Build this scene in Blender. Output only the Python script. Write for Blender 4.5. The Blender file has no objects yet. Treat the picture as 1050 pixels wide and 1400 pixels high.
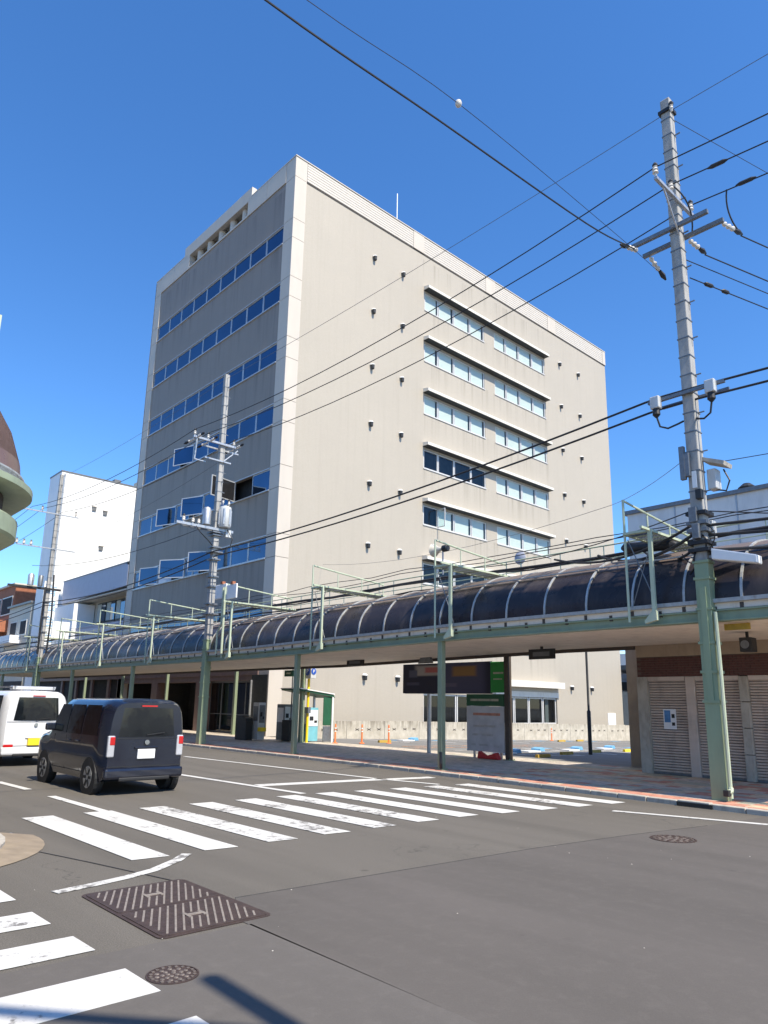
import bpy, math, random
from mathutils import Vector, Matrix, noise
random.seed(7)
sc = bpy.context.scene
# ------------------------------------------------------------------ camera
CAM = Vector((-19.909, -29.906, 1.65))
FW = Vector((0.659168, 0.71945, 0.218836)); RT = Vector((0.734362, -0.678502, 0.018645)); UP = Vector((-0.161895, -0.148415, 0.975583))
cd = bpy.data.cameras.new('camera'); cam = bpy.data.objects.new('camera', cd); sc.collection.objects.link(cam)
cd.sensor_fit = 'VERTICAL'; cd.sensor_height = 36; cd.sensor_width = 27; cd.lens = 25.105
cd.shift_y = 0.03195; cd.clip_start = 0.1; cd.clip_end = 3000
m = Matrix((RT.normalized(), UP.normalized(), (-FW).normalized())).transposed().to_4x4(); m.translation = CAM
cam.matrix_world = m; sc.camera = cam
# ------------------------------------------------------------------ sky, sun, exposure
SUN_EL = math.radians(53); SUNV = Vector((-0.03, -1.0, 0)).normalized() * math.cos(SUN_EL) + Vector((0, 0, math.sin(SUN_EL)))
w = bpy.data.worlds.new('World'); sc.world = w; w.use_nodes = True
nt = w.node_tree; bg = nt.nodes['Background']
sky = nt.nodes.new('ShaderNodeTexSky'); sky.sky_type = 'NISHITA'; sky.sun_disc = False
sky.sun_elevation = SUN_EL; sky.sun_rotation = math.atan2(SUNV.x, SUNV.y)
sky.air_density = 1.0; sky.dust_density = 0.15; sky.ozone_density = 6.5; sky.altitude = 0
hs = nt.nodes.new('ShaderNodeHueSaturation'); hs.inputs['Hue'].default_value = .503; hs.inputs['Saturation'].default_value = 1.17; hs.inputs['Value'].default_value = 1.02
nt.links.new(sky.outputs[0], hs.inputs['Color']); nt.links.new(hs.outputs[0], bg.inputs[0])
bg.inputs[1].default_value = 0.13
sl = bpy.data.lights.new('sun', 'SUN'); sl.energy = 4.0; sl.angle = math.radians(0.53); sl.color = (1, 0.915, 0.765)
so = bpy.data.objects.new('sun', sl); sc.collection.objects.link(so); so.rotation_euler = SUNV.to_track_quat('Z', 'Y').to_euler()
sc.view_settings.view_transform = 'Standard'; sc.view_settings.look = 'None'; sc.view_settings.gamma = 1
sc.view_settings.exposure = 0.92
sc.cycles.max_bounces = 6; sc.cycles.transparent_max_bounces = 12
# ------------------------------------------------------------------ helpers
LOC = {}
def link(o): sc.collection.objects.link(o); return o
class MB:
    def __init__(s): s.v = []; s.f = []
    def add(s, vs, fs):
        n = len(s.v); s.v += [Vector(p) for p in vs]; s.f += [tuple(i + n for i in f) for f in fs]; return s
    def box(s, x0, x1, y0, y1, z0, z1):
        return s.add([(x, y, z) for z in (z0, z1) for y in (y0, y1) for x in (x0, x1)],
              [(0,2,3,1),(4,5,7,6),(0,1,5,4),(2,6,7,3),(0,4,6,2),(1,3,7,5)])
    def bar(s, a, b, wd, ht=None, up=(0,0,1)):       # rectangular bar from a to b
        a, b = Vector(a), Vector(b); ht = ht or wd; d = (b - a).normalized(); u = Vector(up)
        if abs(d.dot(u)) > .98: u = Vector((0, 1, 0))
        r = d.cross(u).normalized(); u = r.cross(d)
        vs = [p + r*sx*wd/2 + u*sz*ht/2 for p in (a, b) for sx, sz in ((-1,-1),(1,-1),(1,1),(-1,1))]
        return s.add(vs, [(3,2,1,0),(4,5,6,7),(0,1,5,4),(1,2,6,5),(2,3,7,6),(3,0,4,7)])
    def tube(s, pts, r, n=8, cap=True):
        pts = [Vector(p) for p in pts]; k = len(pts); rs = r if isinstance(r, (list, tuple)) else [r]*k
        vs = []; pr = None
        for i, p in enumerate(pts):
            d = (pts[min(i+1, k-1)] - pts[max(i-1, 0)]).normalized()
            if pr is None: pr = d.orthogonal().normalized()
            else: pr = (pr - d*pr.dot(d)).normalized()
            q = d.cross(pr)
            vs += [p + (pr*math.cos(t) + q*math.sin(t))*rs[i] for t in [2*math.pi*j/n for j in range(n)]]
        fs = [(i*n+j, i*n+(j+1)%n, (i+1)*n+(j+1)%n, (i+1)*n+j) for i in range(k-1) for j in range(n)]
        if cap: fs += [tuple(range(n))[::-1], tuple(range((k-1)*n, k*n))]
        return s.add(vs, fs)
    def lathe(s, c, prof, n=16, axis='Z'):
        c = Vector(c); vs = []
        for r, h in prof:
            for j in range(n):
                t = 2*math.pi*j/n; a, b = r*math.cos(t), r*math.sin(t)
                vs.append(c + Vector({'Z': (a, b, h), 'X': (h, a, b), 'Y': (b, h, a)}[axis]))
        k = len(prof); fs = [(i*n+j, i*n+(j+1)%n, (i+1)*n+(j+1)%n, (i+1)*n+j) for i in range(k-1) for j in range(n)]
        fs += [tuple(range(n))[::-1], tuple(range((k-1)*n, k*n))]
        return s.add(vs, fs)
    def prism(s, poly, z0, z1):                      # poly of (x,y), counter-clockwise
        n = len(poly)
        return s.add([(x, y, z0) for x, y in poly] + [(x, y, z1) for x, y in poly],
              [tuple(range(n))[::-1], tuple(range(n, 2*n))] + [(i, (i+1)%n, (i+1)%n+n, i+n) for i in range(n)])
    def prismX(s, poly, x0, x1):                     # poly of (y,z)
        n = len(poly)
        return s.add([(x0, y, z) for y, z in poly] + [(x1, y, z) for y, z in poly],
              [tuple(range(n))[::-1], tuple(range(n, 2*n))] + [(i, (i+1)%n, (i+1)%n+n, i+n) for i in range(n)])
    def prismY(s, poly, y0, y1):                     # poly of (x,z)
        n = len(poly)
        return s.add([(x, y0, z) for x, z in poly] + [(x, y1, z) for x, z in poly],
              [tuple(range(n)), tuple(range(n, 2*n))[::-1]] + [(i, i+n, (i+1)%n+n, (i+1)%n) for i in range(n)])
    def quad(s, a, b, c, d): return s.add([a, b, c, d], [(0,1,2,3)])
    def mesh(s, name, off=Vector((0,0,0)), smooth=False):
        me = bpy.data.meshes.new(name); me.from_pydata([p - off for p in s.v], [], s.f); me.update()
        if smooth:
            for p in me.polygons: p.use_smooth = True
            me.set_sharp_from_angle(angle=math.radians(40))
        return me
def root_of(o):
    while o.parent: o = o.parent
    return o
def part(name, mb, mat, parent=None, smooth=False, label=None, stuff=False, bev=0):
    off = LOC[root_of(parent).name] if parent else Vector((0,0,0))
    me = mb.mesh(name, off, smooth); me.materials.append(mat)
    o = link(bpy.data.objects.new(name, me))
    if parent: o.parent = parent
    else: LOC[o.name] = Vector((0,0,0))
    if label: o['label'] = label
    if stuff: o['kind'] = 'stuff'
    if bev:
        b = o.modifiers.new('bevel', 'BEVEL'); b.width = bev; b.segments = 2; b.limit_method = 'ANGLE'; b.angle_limit = math.radians(50)
    return o
def inst(name, me, loc, parent, mat=None):           # shared mesh placed at world loc
    o = link(bpy.data.objects.new(name, me)); o.parent = parent; o.location = Vector(loc) - LOC[root_of(parent).name]; return o
def tag(o, label, cat, group=None):
    o['label'] = label; o['category'] = cat
    if group: o['group'] = group
    return o
def thing(name, label, cat, loc, group=None):
    o = link(bpy.data.objects.new(name, None)); o.location = loc; o.empty_display_size = .2; LOC[o.name] = Vector(loc)
    return tag(o, label, cat, group)
def one(name, mb, mat, label, cat, group=None, smooth=False, bev=0):      # a thing that is one mesh, origin at its base
    vs = mb.v; c = Vector((sum(p.x for p in vs)/len(vs), sum(p.y for p in vs)/len(vs), min(p.z for p in vs)))
    me = mb.mesh(name, c, smooth); me.materials.append(mat)
    o = link(bpy.data.objects.new(name, me)); o.location = c; LOC[o.name] = c
    if bev:
        b = o.modifiers.new('bevel', 'BEVEL'); b.width = bev; b.segments = 2; b.limit_method = 'ANGLE'; b.angle_limit = math.radians(50)
    return tag(o, label, cat, group)
def struct(name, mb, mat):
    o = part(name, mb, mat); o['kind'] = 'structure'; return o
def clone(o, loc=None, rotz=None, label=None, parent=None):
    c = o.copy(); link(c)
    if parent: c.parent = parent
    if loc is not None: c.location = loc; LOC[c.name] = Vector(loc)
    if rotz is not None: c.rotation_euler = (0, 0, rotz)
    if label: c['label'] = label
    for ch in list(o.children): clone(ch, parent=c)
    return c
# ------------------------------------------------------------------ materials
class NT:
    def __init__(s, name):
        s.m = bpy.data.materials.new(name); s.m.use_nodes = True; s.t = s.m.node_tree; s.b = s.t.nodes['Principled BSDF']; s.out = s.t.nodes['Material Output']
        g = s.n('ShaderNodeNewGeometry'); s.pos = g.outputs['Position']
    def n(s, t, **k):
        x = s.t.nodes.new(t)
        for a, v in k.items(): setattr(x, a, v)
        return x
    def l(s, a, b): s.t.links.new(a, b)
    def scaled(s, sx, sy, sz):
        v = s.n('ShaderNodeVectorMath', operation='MULTIPLY'); s.l(s.pos, v.inputs[0]); v.inputs[1].default_value = (sx, sy, sz); return v.outputs[0]
    def noise(s, vec, scale=1, detail=4, rough=.55):
        x = s.n('ShaderNodeTexNoise'); s.l(vec, x.inputs['Vector']); x.inputs['Scale'].default_value = scale; x.inputs['Detail'].default_value = detail; x.inputs['Roughness'].default_value = rough
        return x.outputs['Fac']
    def ramp(s, fac, stops):
        r = s.n('ShaderNodeValToRGB'); s.l(fac, r.inputs[0]); e = r.color_ramp.elements
        while len(e) < len(stops): e.new(.5)
        for x, (p, c) in zip(e, stops): x.position = p; x.color = (*c, 1) if isinstance(c, (tuple, list)) else (c, c, c, 1)
        return r.outputs[0]
    def mix(s, fac, a, b, typ='MIX'):
        x = s.n('ShaderNodeMix', data_type='RGBA', blend_type=typ)
        if isinstance(fac, (int, float)): x.inputs[0].default_value = fac
        else: s.l(fac, x.inputs[0])
        for i, c in ((6, a), (7, b)):
            if isinstance(c, (tuple, list)): x.inputs[i].default_value = (*c, 1)
            else: s.l(c, x.inputs[i])
        return x.outputs[2]
    def bump(s, h, strength=.3, dist=.01):
        b = s.n('ShaderNodeBump'); s.l(h, b.inputs['Height']); b.inputs['Strength'].default_value = strength; b.inputs['Distance'].default_value = dist
        s.l(b.outputs[0], s.b.inputs['Normal']); return b
def mat(name, col, rough=.6, metal=0, var=.15, scale=3, stretch=(1,1,1), bump=0, bscale=60, dirt=None, spec=.5, coat=0, grime=.0):
    k = NT(name); c = Vector(col)
    n1 = k.noise(k.scaled(*stretch), scale, 5)
    base = k.ramp(n1, [(.25, tuple(c*(1-var))), (.75, tuple(c*(1+var)))])
    if dirt:
        n2 = k.noise(k.scaled(1.7, 1.7, .5), scale*.9, 6, .65)
        base = k.mix(k.ramp(n2, [(.5, 0.), (.72, grime or .7)]), base, dirt)
    k.l(base, k.b.inputs['Base Color']); k.b.inputs['Roughness'].default_value = rough; k.b.inputs['Metallic'].default_value = metal
    k.b.inputs['Specular IOR Level'].default_value = spec; k.b.inputs['Coat Weight'].default_value = coat
    rr = k.ramp(k.noise(k.pos, scale*2.3, 4), [(.3, max(0., rough-.08)), (.7, min(1., rough+.08))]); k.l(rr, k.b.inputs['Roughness'])
    if bump: k.bump(k.noise(k.pos, bscale, 3), bump, .01)
    return k.m
def m_asphalt(name, a, b, speck, sp=.5):
    k = NT(name)
    big = k.noise(k.scaled(1, .35, 1), .7, 5); fine = k.noise(k.pos, 90, 2, .7)
    vor = k.n('ShaderNodeTexVoronoi'); k.l(k.pos, vor.inputs['Vector']); vor.inputs['Scale'].default_value = 95
    col = k.ramp(big, [(.3, a), (.7, b)])
    col = k.mix(k.ramp(fine, [(.35, 0.), (.75, sp)]), col, speck)
    st = k.noise(k.scaled(1, 1, 1), 1.9, 6, .7)
    col = k.mix(k.ramp(st, [(.62, 0.), (.78, .3)]), col, tuple(Vector(a)*.62))
    tl_ = k.noise(k.scaled(1.6, .12, 1), 1, 3, .5); col = k.mix(k.ramp(tl_, [(.45, 0.), (.7, .35)]), col, tuple(Vector(a)*.72))
    md = k.noise(k.pos, 7, 5, .7); col = k.mix(k.ramp(md, [(.5, 0.), (.8, .35)]), col, tuple(Vector(b)*1.35))
    ov = k.n('ShaderNodeTexVoronoi'); k.l(k.pos, ov.inputs['Vector']); ov.inputs['Scale'].default_value = 1.1; col = k.mix(k.ramp(ov.outputs['Distance'], [(.035, .5), (.06, 0.)]), col, tuple(Vector(a)*.55))
    # fine cracks
    cr = k.n('ShaderNodeTexVoronoi', feature='DISTANCE_TO_EDGE'); wv = k.n('ShaderNodeVectorMath', operation='ADD'); nn = k.n('ShaderNodeTexNoise'); k.l(k.pos, nn.inputs['Vector']); nn.inputs['Scale'].default_value = 2.5
    k.l(k.pos, wv.inputs[0]); k.l(nn.outputs['Color'], wv.inputs[1]); k.l(wv.outputs[0], cr.inputs['Vector']); cr.inputs['Scale'].default_value = .35
    crk = k.ramp(cr.outputs['Distance'], [(0., 1.), (.006, 0.)])
    msk = k.ramp(k.noise(k.pos, .6, 3), [(.45, 0.), (.6, .5 if sp > .3 else .0)])
    col = k.mix(k.mix(1., crk, msk, 'MULTIPLY'), col, (.035, .033, .03))
    k.l(col, k.b.inputs['Base Color']); k.b.inputs['Roughness'].default_value = .88; k.b.inputs['Specular IOR Level'].default_value = .3
    k.bump(fine, .5 if sp > .3 else .25, .004); return k.m
def m_paint(name, wear, col=(.60, .585, .55)):
    k = NT(name)
    w1 = k.noise(k.pos, 9, 8, .75); w2 = k.noise(k.pos, 1.3, 3)
    s = k.n('ShaderNodeMath', operation='MULTIPLY_ADD'); k.l(w1, s.inputs[0]); s.inputs[1].default_value = .6; w3 = k.n('ShaderNodeMath', operation='MULTIPLY'); k.l(w2, w3.inputs[0]); w3.inputs[1].default_value = .4; k.l(w3.outputs[0], s.inputs[2])
    f = k.ramp(s.outputs[0], [(wear-.01, .85), (wear+.045, 0.)])
    c = k.mix(k.ramp(k.noise(k.scaled(3.5,.8,1), 1, 5, .65), [(.4, 0.), (.75, .55)]), col, tuple(Vector(col)*.62)); c = k.mix(k.ramp(k.noise(k.pos, 60, 3, .7), [(.5, 0.), (.8, .4)]), c, tuple(Vector(col)*.5))
    k.l(k.mix(f, c, (.10, .09, .08)), k.b.inputs['Base Color']); k.b.inputs['Roughness'].default_value = .7; k.bump(k.noise(k.pos, 90, 2), .3, .003); return k.m
def m_facade(name, tile_a, tile_b, joint, stain, streak=.35, ts=(.1, .05), sill=(27.3, 3.675), span=None):
    k = NT(name)
    # (x+y, z) as the tile plane
    sp = k.n('ShaderNodeSeparateXYZ'); k.l(k.pos, sp.inputs[0]); ad = k.n('ShaderNodeMath', operation='ADD'); k.l(sp.outputs[0], ad.inputs[0]); k.l(sp.outputs[1], ad.inputs[1])
    cb = k.n('ShaderNodeCombineXYZ'); k.l(ad.outputs[0], cb.inputs[0]); k.l(sp.outputs[2], cb.inputs[1])
    br = k.n('ShaderNodeTexBrick'); k.l(cb.outputs[0], br.inputs['Vector']); br.offset = 0; br.inputs['Scale'].default_value = 1; br.inputs['Brick Width'].default_value = ts[0]; br.inputs['Row Height'].default_value = ts[1]; br.inputs['Mortar Size'].default_value = .004
    br.inputs['Color1'].default_value = (*tile_a, 1); br.inputs['Color2'].default_value = (*tile_b, 1); br.inputs['Mortar'].default_value = (*joint, 1)
    col = br.outputs['Color']
    big = k.noise(k.scaled(.25, .25, .25), 1, 5)
    col = k.mix(k.ramp(big, [(.3, 0.), (.8, .35)]), col, tuple(Vector(tile_a)*.86))
    strk = k.noise(k.scaled(3.2, 3.2, .12), 1, 5, .6)
    col = k.mix(k.ramp(strk, [(.5, 0.), (.8, streak)]), col, stain)
    zz = k.n('ShaderNodeMath', operation='SUBTRACT'); zz.inputs[0].default_value = sill[0]+sill[1]*4; k.l(sp.outputs[2], zz.inputs[1])
    dv = k.n('ShaderNodeMath', operation='DIVIDE'); k.l(zz.outputs[0], dv.inputs[0]); dv.inputs[1].default_value = sill[1]; fr_ = k.n('ShaderNodeMath', operation='FRACT'); k.l(dv.outputs[0], fr_.inputs[0])
    fade = k.ramp(fr_.outputs[0], [(0., 1.), (.5, 0.)]); rn_ = k.ramp(k.noise(k.scaled(2.2, 2.2, .05), 1, 4, .65), [(.5, 0.), (.66, .8)])
    msk = k.mix(1., fade, rn_, 'MULTIPLY')
    if span:
        g1 = k.n('ShaderNodeMath', operation='GREATER_THAN'); k.l(sp.outputs[0], g1.inputs[0]); g1.inputs[1].default_value = span[0]; g2 = k.n('ShaderNodeMath', operation='LESS_THAN'); k.l(sp.outputs[0], g2.inputs[0]); g2.inputs[1].default_value = span[1]
        g3 = k.n('ShaderNodeMath', operation='MULTIPLY'); k.l(g1.outputs[0], g3.inputs[0]); k.l(g2.outputs[0], g3.inputs[1]); msk = k.mix(1., msk, g3.outputs[0], 'MULTIPLY')
    col = k.mix(msk, col, stain)
    mot = k.noise(k.scaled(.12, .12, .2), 1, 7, .7); col = k.mix(k.ramp(mot, [(.4, 0.), (.7, .4)]), col, tuple(Vector(tile_a)*.8))
    k.l(col, k.b.inputs['Base Color']); k.b.inputs['Roughness'].default_value = .55
    k.bump(br.outputs['Fac'], .25, .004).invert = True
    return k.m
def m_glass(name, tint, dark=(.02, .03, .035)):
    k = NT(name); k.t.nodes.remove(k.b)
    tr = k.n('ShaderNodeBsdfTransparent'); tr.inputs[0].default_value = (*tint, 1)
    gl = k.n('ShaderNodeBsdfGlossy'); gl.inputs['Roughness'].default_value = .02
    lw = k.n('ShaderNodeLayerWeight'); lw.inputs[0].default_value = .5; pw = k.n('ShaderNodeMath', operation='POWER'); k.l(lw.outputs['Facing'], pw.inputs[0]); pw.inputs[1].default_value = 4; fr = k.n('ShaderNodeMath', operation='MULTIPLY_ADD'); k.l(pw.outputs[0], fr.inputs[0]); fr.inputs[1].default_value = .75; fr.inputs[2].default_value = .05
    mx = k.n('ShaderNodeMixShader'); k.l(fr.outputs[0], mx.inputs[0]); k.l(tr.outputs[0], mx.inputs[1]); k.l(gl.outputs[0], mx.inputs[2]); k.l(mx.outputs[0], k.out.inputs[0])
    return k.m
def m_mirror_pane(name, col, rough=.04, wob=.02):
    k = NT(name); k.b.inputs['Metallic'].default_value = 1; k.b.inputs['Roughness'].default_value = rough
    n = k.noise(k.pos, .45, 2); k.l(k.ramp(n, [(.2, tuple(Vector(col)*.85)), (.8, tuple(Vector(col)*1.15))]), k.b.inputs['Base Color'])
    k.bump(k.noise(k.pos, 1.4, 1), .1, wob); return k.m
M = {}
M['asphalt'] = m_asphalt('asphalt', (.083,.075,.063), (.1,.09,.076), (.24,.215,.185), .55)
M['asphalt_new'] = m_asphalt('asphalt_new', (.088,.079,.070), (.108,.096,.086), (.135,.12,.108), .25)
M['asphalt_mid'] = m_asphalt('asphalt_mid', (.098,.088,.079), (.113,.102,.092), (.15,.137,.125), .25)
M['lot'] = m_asphalt('lot_asphalt', (.15,.145,.138), (.19,.185,.176), (.25,.24,.23), .4)
M['tar'] = mat('tar', (.055,.05,.046), .8, var=.3, scale=6)
M['earth'] = mat('earth', (.2,.19,.17), .9, var=.2, bump=.4)
M['paint'] = m_paint('road_paint', .395); M['paint_worn'] = m_paint('road_paint_worn', .435)
M['lot_white'] = m_paint('lot_white', .43); M['lot_blue'] = mat('lot_blue', (.16,.4,.62), .6)
M['lot_orange'] = m_paint('lot_orange', .48, (.75,.33,.12))
M['iron'] = mat('rusty_iron', (.075,.05,.042), .55, .4, .3, 12, bump=.4)
M['iron_relief'] = mat('iron_relief', (.16,.13,.11), .5, .3, .3, 20)
M['iron_rib'] = mat('worn_iron_rib', (.3,.255,.215), .5, .3, .25, 20)
M['kerb'] = mat('kerb_concrete', (.42,.385,.33), .85, var=.16, scale=4, bump=.4, dirt=(.2,.18,.15), grime=.6)
M['ramp'] = mat('ramp_concrete', (.24,.19,.135), .9, var=.2, scale=5, bump=.5, dirt=(.25,.2,.13), grime=.6)
M['slab'] = mat('pavement_bed', (.22,.2,.17), .9)
M['tile_red'] = mat('tile_red', (.50,.23,.16), .8, var=.25, scale=6, dirt=(.18,.12,.1), grime=.6)
M['tile_buff'] = mat('tile_buff', (.58,.44,.29), .8, var=.2, scale=5, dirt=(.2,.17,.14), grime=.6)
M['tile_green'] = mat('tile_green', (.40,.38,.29), .8, var=.2, scale=5, dirt=(.13,.13,.12), grime=.5)
M['tile_grey'] = mat('tile_grey', (.52,.45,.37), .8, var=.25, scale=4, dirt=(.14,.13,.12), grime=.7)
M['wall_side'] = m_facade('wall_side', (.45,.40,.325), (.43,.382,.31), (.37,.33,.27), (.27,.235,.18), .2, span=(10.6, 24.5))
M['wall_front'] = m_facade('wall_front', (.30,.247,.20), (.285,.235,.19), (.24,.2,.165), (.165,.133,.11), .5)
M['pilaster'] = mat('pilaster_panel', (.53,.475,.405), .6, var=.05, scale=1.5, stretch=(1,1,.3), dirt=(.5,.46,.4), grime=.5)
M['canopy'] = mat('canopy_white', (.7,.66,.58), .6, var=.06, dirt=(.5,.45,.38), grime=.5)
M['louver'] = mat('louver_panel', (.54,.495,.43), .5, var=.05)
M['frame'] = mat('window_frame', (.62,.6,.57), .45, .2, .06)
M['frame_l'] = mat('window_frame_grey', (.52,.53,.54), .4, .4, .06)
M['blue_pane'] = m_mirror_pane('blue_pane', (.07,.12,.19))
M['glass'] = m_glass('clear_glass', (.93,.98,.98)); M['glass_dark'] = m_glass('smoked_glass', (.4,.43,.44))
M['blind'] = mat('window_blind', (.53,.56,.51), .8, var=.05, scale=1)
M['dark_room'] = mat('room_dark', (.03,.032,.035), .9)
M['dark_room2'] = mat('room_grey', (.085,.09,.095), .9, var=.5, scale=.7)
M['white'] = mat('white_wall', (.83,.83,.82), .6, var=.02, scale=1, dirt=(.7,.69,.66), grime=.35)
M['cream'] = mat('cream_wall', (.6,.55,.45), .7, var=.06, dirt=(.4,.36,.3), grime=.5)
M['lilac'] = mat('annex_panel', (.44,.45,.52), .6, var=.04, dirt=(.33,.33,.38), grime=.4)
M['brown_wall'] = mat('brick_red_wall', (.33,.12,.06), .8, var=.2, scale=5)
M['brown_fascia'] = mat('brown_fascia', (.2,.13,.11), .6, var=.1)
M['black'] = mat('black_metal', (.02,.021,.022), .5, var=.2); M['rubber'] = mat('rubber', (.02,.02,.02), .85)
M['green'] = mat('arcade_green', (.25,.305,.20), .5, .1, .1, 5, dirt=(.3,.32,.26), grime=.35, stretch=(1,1,.4))
M['green_lt'] = mat('faded_green', (.44,.5,.36), .55, 0, .12, 6, dirt=(.5,.47,.38), grime=.5, stretch=(1,1,.3))
M['green_pole'] = mat('pole_green', (.25,.31,.19), .5, 0, .1, 5, dirt=(.2,.28,.18), grime=.4, stretch=(1,1,.25))
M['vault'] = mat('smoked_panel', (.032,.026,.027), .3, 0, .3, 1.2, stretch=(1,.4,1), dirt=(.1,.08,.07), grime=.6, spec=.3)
M['vault_top'] = mat('smoked_panel_lit', (.15,.115,.095), .5, 0, .2, 1.2, stretch=(1,.4,1), dirt=(.09,.07,.06), grime=.5)  # lit, see-through look of the upper roof put into a lighter brown
M['vault_brown'] = mat('brown_panel', (.15,.095,.08), .35, 0, .15, 2)
M['rim_green'] = mat('rim_green', (.30,.35,.235), .5, 0, .1, 5, dirt=(.2,.22,.16), grime=.5)
M['rib'] = mat('white_rib', (.47,.47,.45), .45, .3, .2, 8, dirt=(.25,.22,.18), grime=.6)
M['gutter'] = mat('gutter_grey', (.4,.41,.4), .5, .3, .15, 6, dirt=(.25,.22,.18), grime=.7)
M['soffit'] = mat('soffit_board', (.74,.66,.55), .8, var=.1, scale=2, dirt=(.5,.42,.33), grime=.5)
M['dark_beam'] = mat('dark_beam', (.07,.055,.045), .7)
M['concrete_pole'] = mat('pole_concrete', (.36,.35,.33), .8, 0, .14, 3, stretch=(3,3,.3), dirt=(.2,.19,.17), grime=.75, bump=.5)
M['galv'] = mat('galvanised', (.45,.46,.47), .45, .6, .15, 10); M['galv_dk'] = mat('dull_steel', (.2,.21,.22), .5, .6, .2, 12)
M['porcelain'] = mat('porcelain', (.62,.58,.52), .25, 0, .1, 20); M['cable'] = mat('cable_black', (.016,.016,.018), .55)
M['cable_grey'] = mat('cable_grey', (.12,.125,.13), .5)
M['box_grey'] = mat('box_grey', (.55,.56,.55), .5, .1, .08, dirt=(.4,.36,.3), grime=.5)
M['shutter'] = mat('shutter_slat', (.58,.49,.43), .45, .3, .1, 2, stretch=(1,.3,3), dirt=(.22,.19,.17), grime=.5)
M['brick'] = mat('maroon_brick', (.095,.035,.028), .5, 0, .25, 9); M['mortar'] = mat('brick_mortar', (.13,.09,.075), .9)
M['wallbeige'] = mat('shop_beige', (.36,.28,.2), .7, 0, .08, dirt=(.22,.17,.12), grime=.5)
M['shed'] = mat('shed_sheet', (.74,.72,.68), .5, .1, .04, 1, dirt=(.4,.38,.35), grime=.4, stretch=(.4,3,.2))
M['poster_w'] = mat('poster_white', (.75,.76,.78), .6, var=.03); M['poster_b'] = mat('poster_blue', (.07,.2,.42), .6, var=.3, scale=9)
M['yellow'] = mat('signal_yellow', (.85,.6,.02), .5, var=.04); M['orange'] = mat('orange_post', (.8,.2,.05), .5, var=.06)
M['ochre'] = mat('ochre_stop', (.42,.27,.04), .7, var=.2, scale=8)
M['red'] = mat('red_plastic', (.5,.03,.03), .5); M['p_blue'] = mat('sign_blue', (.02,.08,.4), .4); M['signwhite'] = mat('sign_white', (.78,.78,.76), .5, var=.03)
M['signorange'] = mat('sign_orange', (.7,.25,.08), .5); M['vm_teal'] = mat('machine_teal', (.16,.42,.5), .4); M['vm_white'] = mat('machine_white', (.75,.77,.78), .4)
M['dk_green'] = mat('dark_green', (.015,.09,.04), .5); M['sgreen'] = mat('board_green', (.02,.25,.045), .5, var=.08)
M['conc'] = None
def m_conc():
    k = NT('old_concrete'); n1 = k.noise(k.scaled(1, 1, 1), 2.2, 7, .65); c = k.ramp(n1, [(.3, (.36,.32,.25)), (.7, (.56,.51,.42))])
    sp = k.n('ShaderNodeSeparateXYZ'); k.l(k.pos, sp.inputs[0]); mr = k.n('ShaderNodeMapRange'); k.l(sp.outputs[2], mr.inputs[0]); mr.inputs[1].default_value = .25; mr.inputs[2].default_value = .85
    st = k.noise(k.scaled(7, 7, .7), 1, 6, .7); mu = k.n('ShaderNodeMath', operation='MULTIPLY'); k.l(mr.outputs[0], mu.inputs[0]); k.l(k.ramp(st, [(.42, 0.), (.62, 1.)]), mu.inputs[1])
    c = k.mix(mu.outputs[0], c, (.17,.145,.11)); k.l(c, k.b.inputs['Base Color']); k.b.inputs['Roughness'].default_value = .9; k.bump(n1, .5, .02); return k.m
M['conc'] = m_conc()
# ------------------------------------------------------------------ ground, road, pavements
def zl(x): return -0.022*max(0., x)                   # the parking lot falls away from the street
g = MB(); g.quad((-1500,-1500,-1.3),(1500,-1500,-1.3),(1500,1500,-1.3),(-1500,1500,-1.3)); struct('ground', g, M['earth'])
def kx(y): return -6.45 - max(0., min(.6, (-15-y)*.055))   # east kerb face
road = MB(); road.box(-60, -6.2, -120, 160, -.4, 0); road.box(-6.2, 90, -46, -29.2, -.4, 0); road = struct('road', road, M['asphalt'])
p = MB(); p.prism([(-16.62,-29.3),(-6.95,-29.3),(-6.98,-25.15),(-8.82,-24.96),(-10.5,-24.66),(-12.37,-24.42),(-14.65,-24.27),(-16.3,-24.16),(-16.62,-24.75)], .001, .005)
p.prism([(-16.72,-46),(60,-46),(60,-29.3),(-16.62,-29.3)], .001, .005)
o = part('asphalt_patch', p, M['asphalt_new'], road)
p = MB(); p.prism([(-60,-46),(-16.72,-46),(-16.62,-27),(-16.6,-24.88),(-18.3,-24.8),(-60,-24.8)], .001, .005); part('asphalt_patch', p, M['asphalt_mid'], road)
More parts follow.
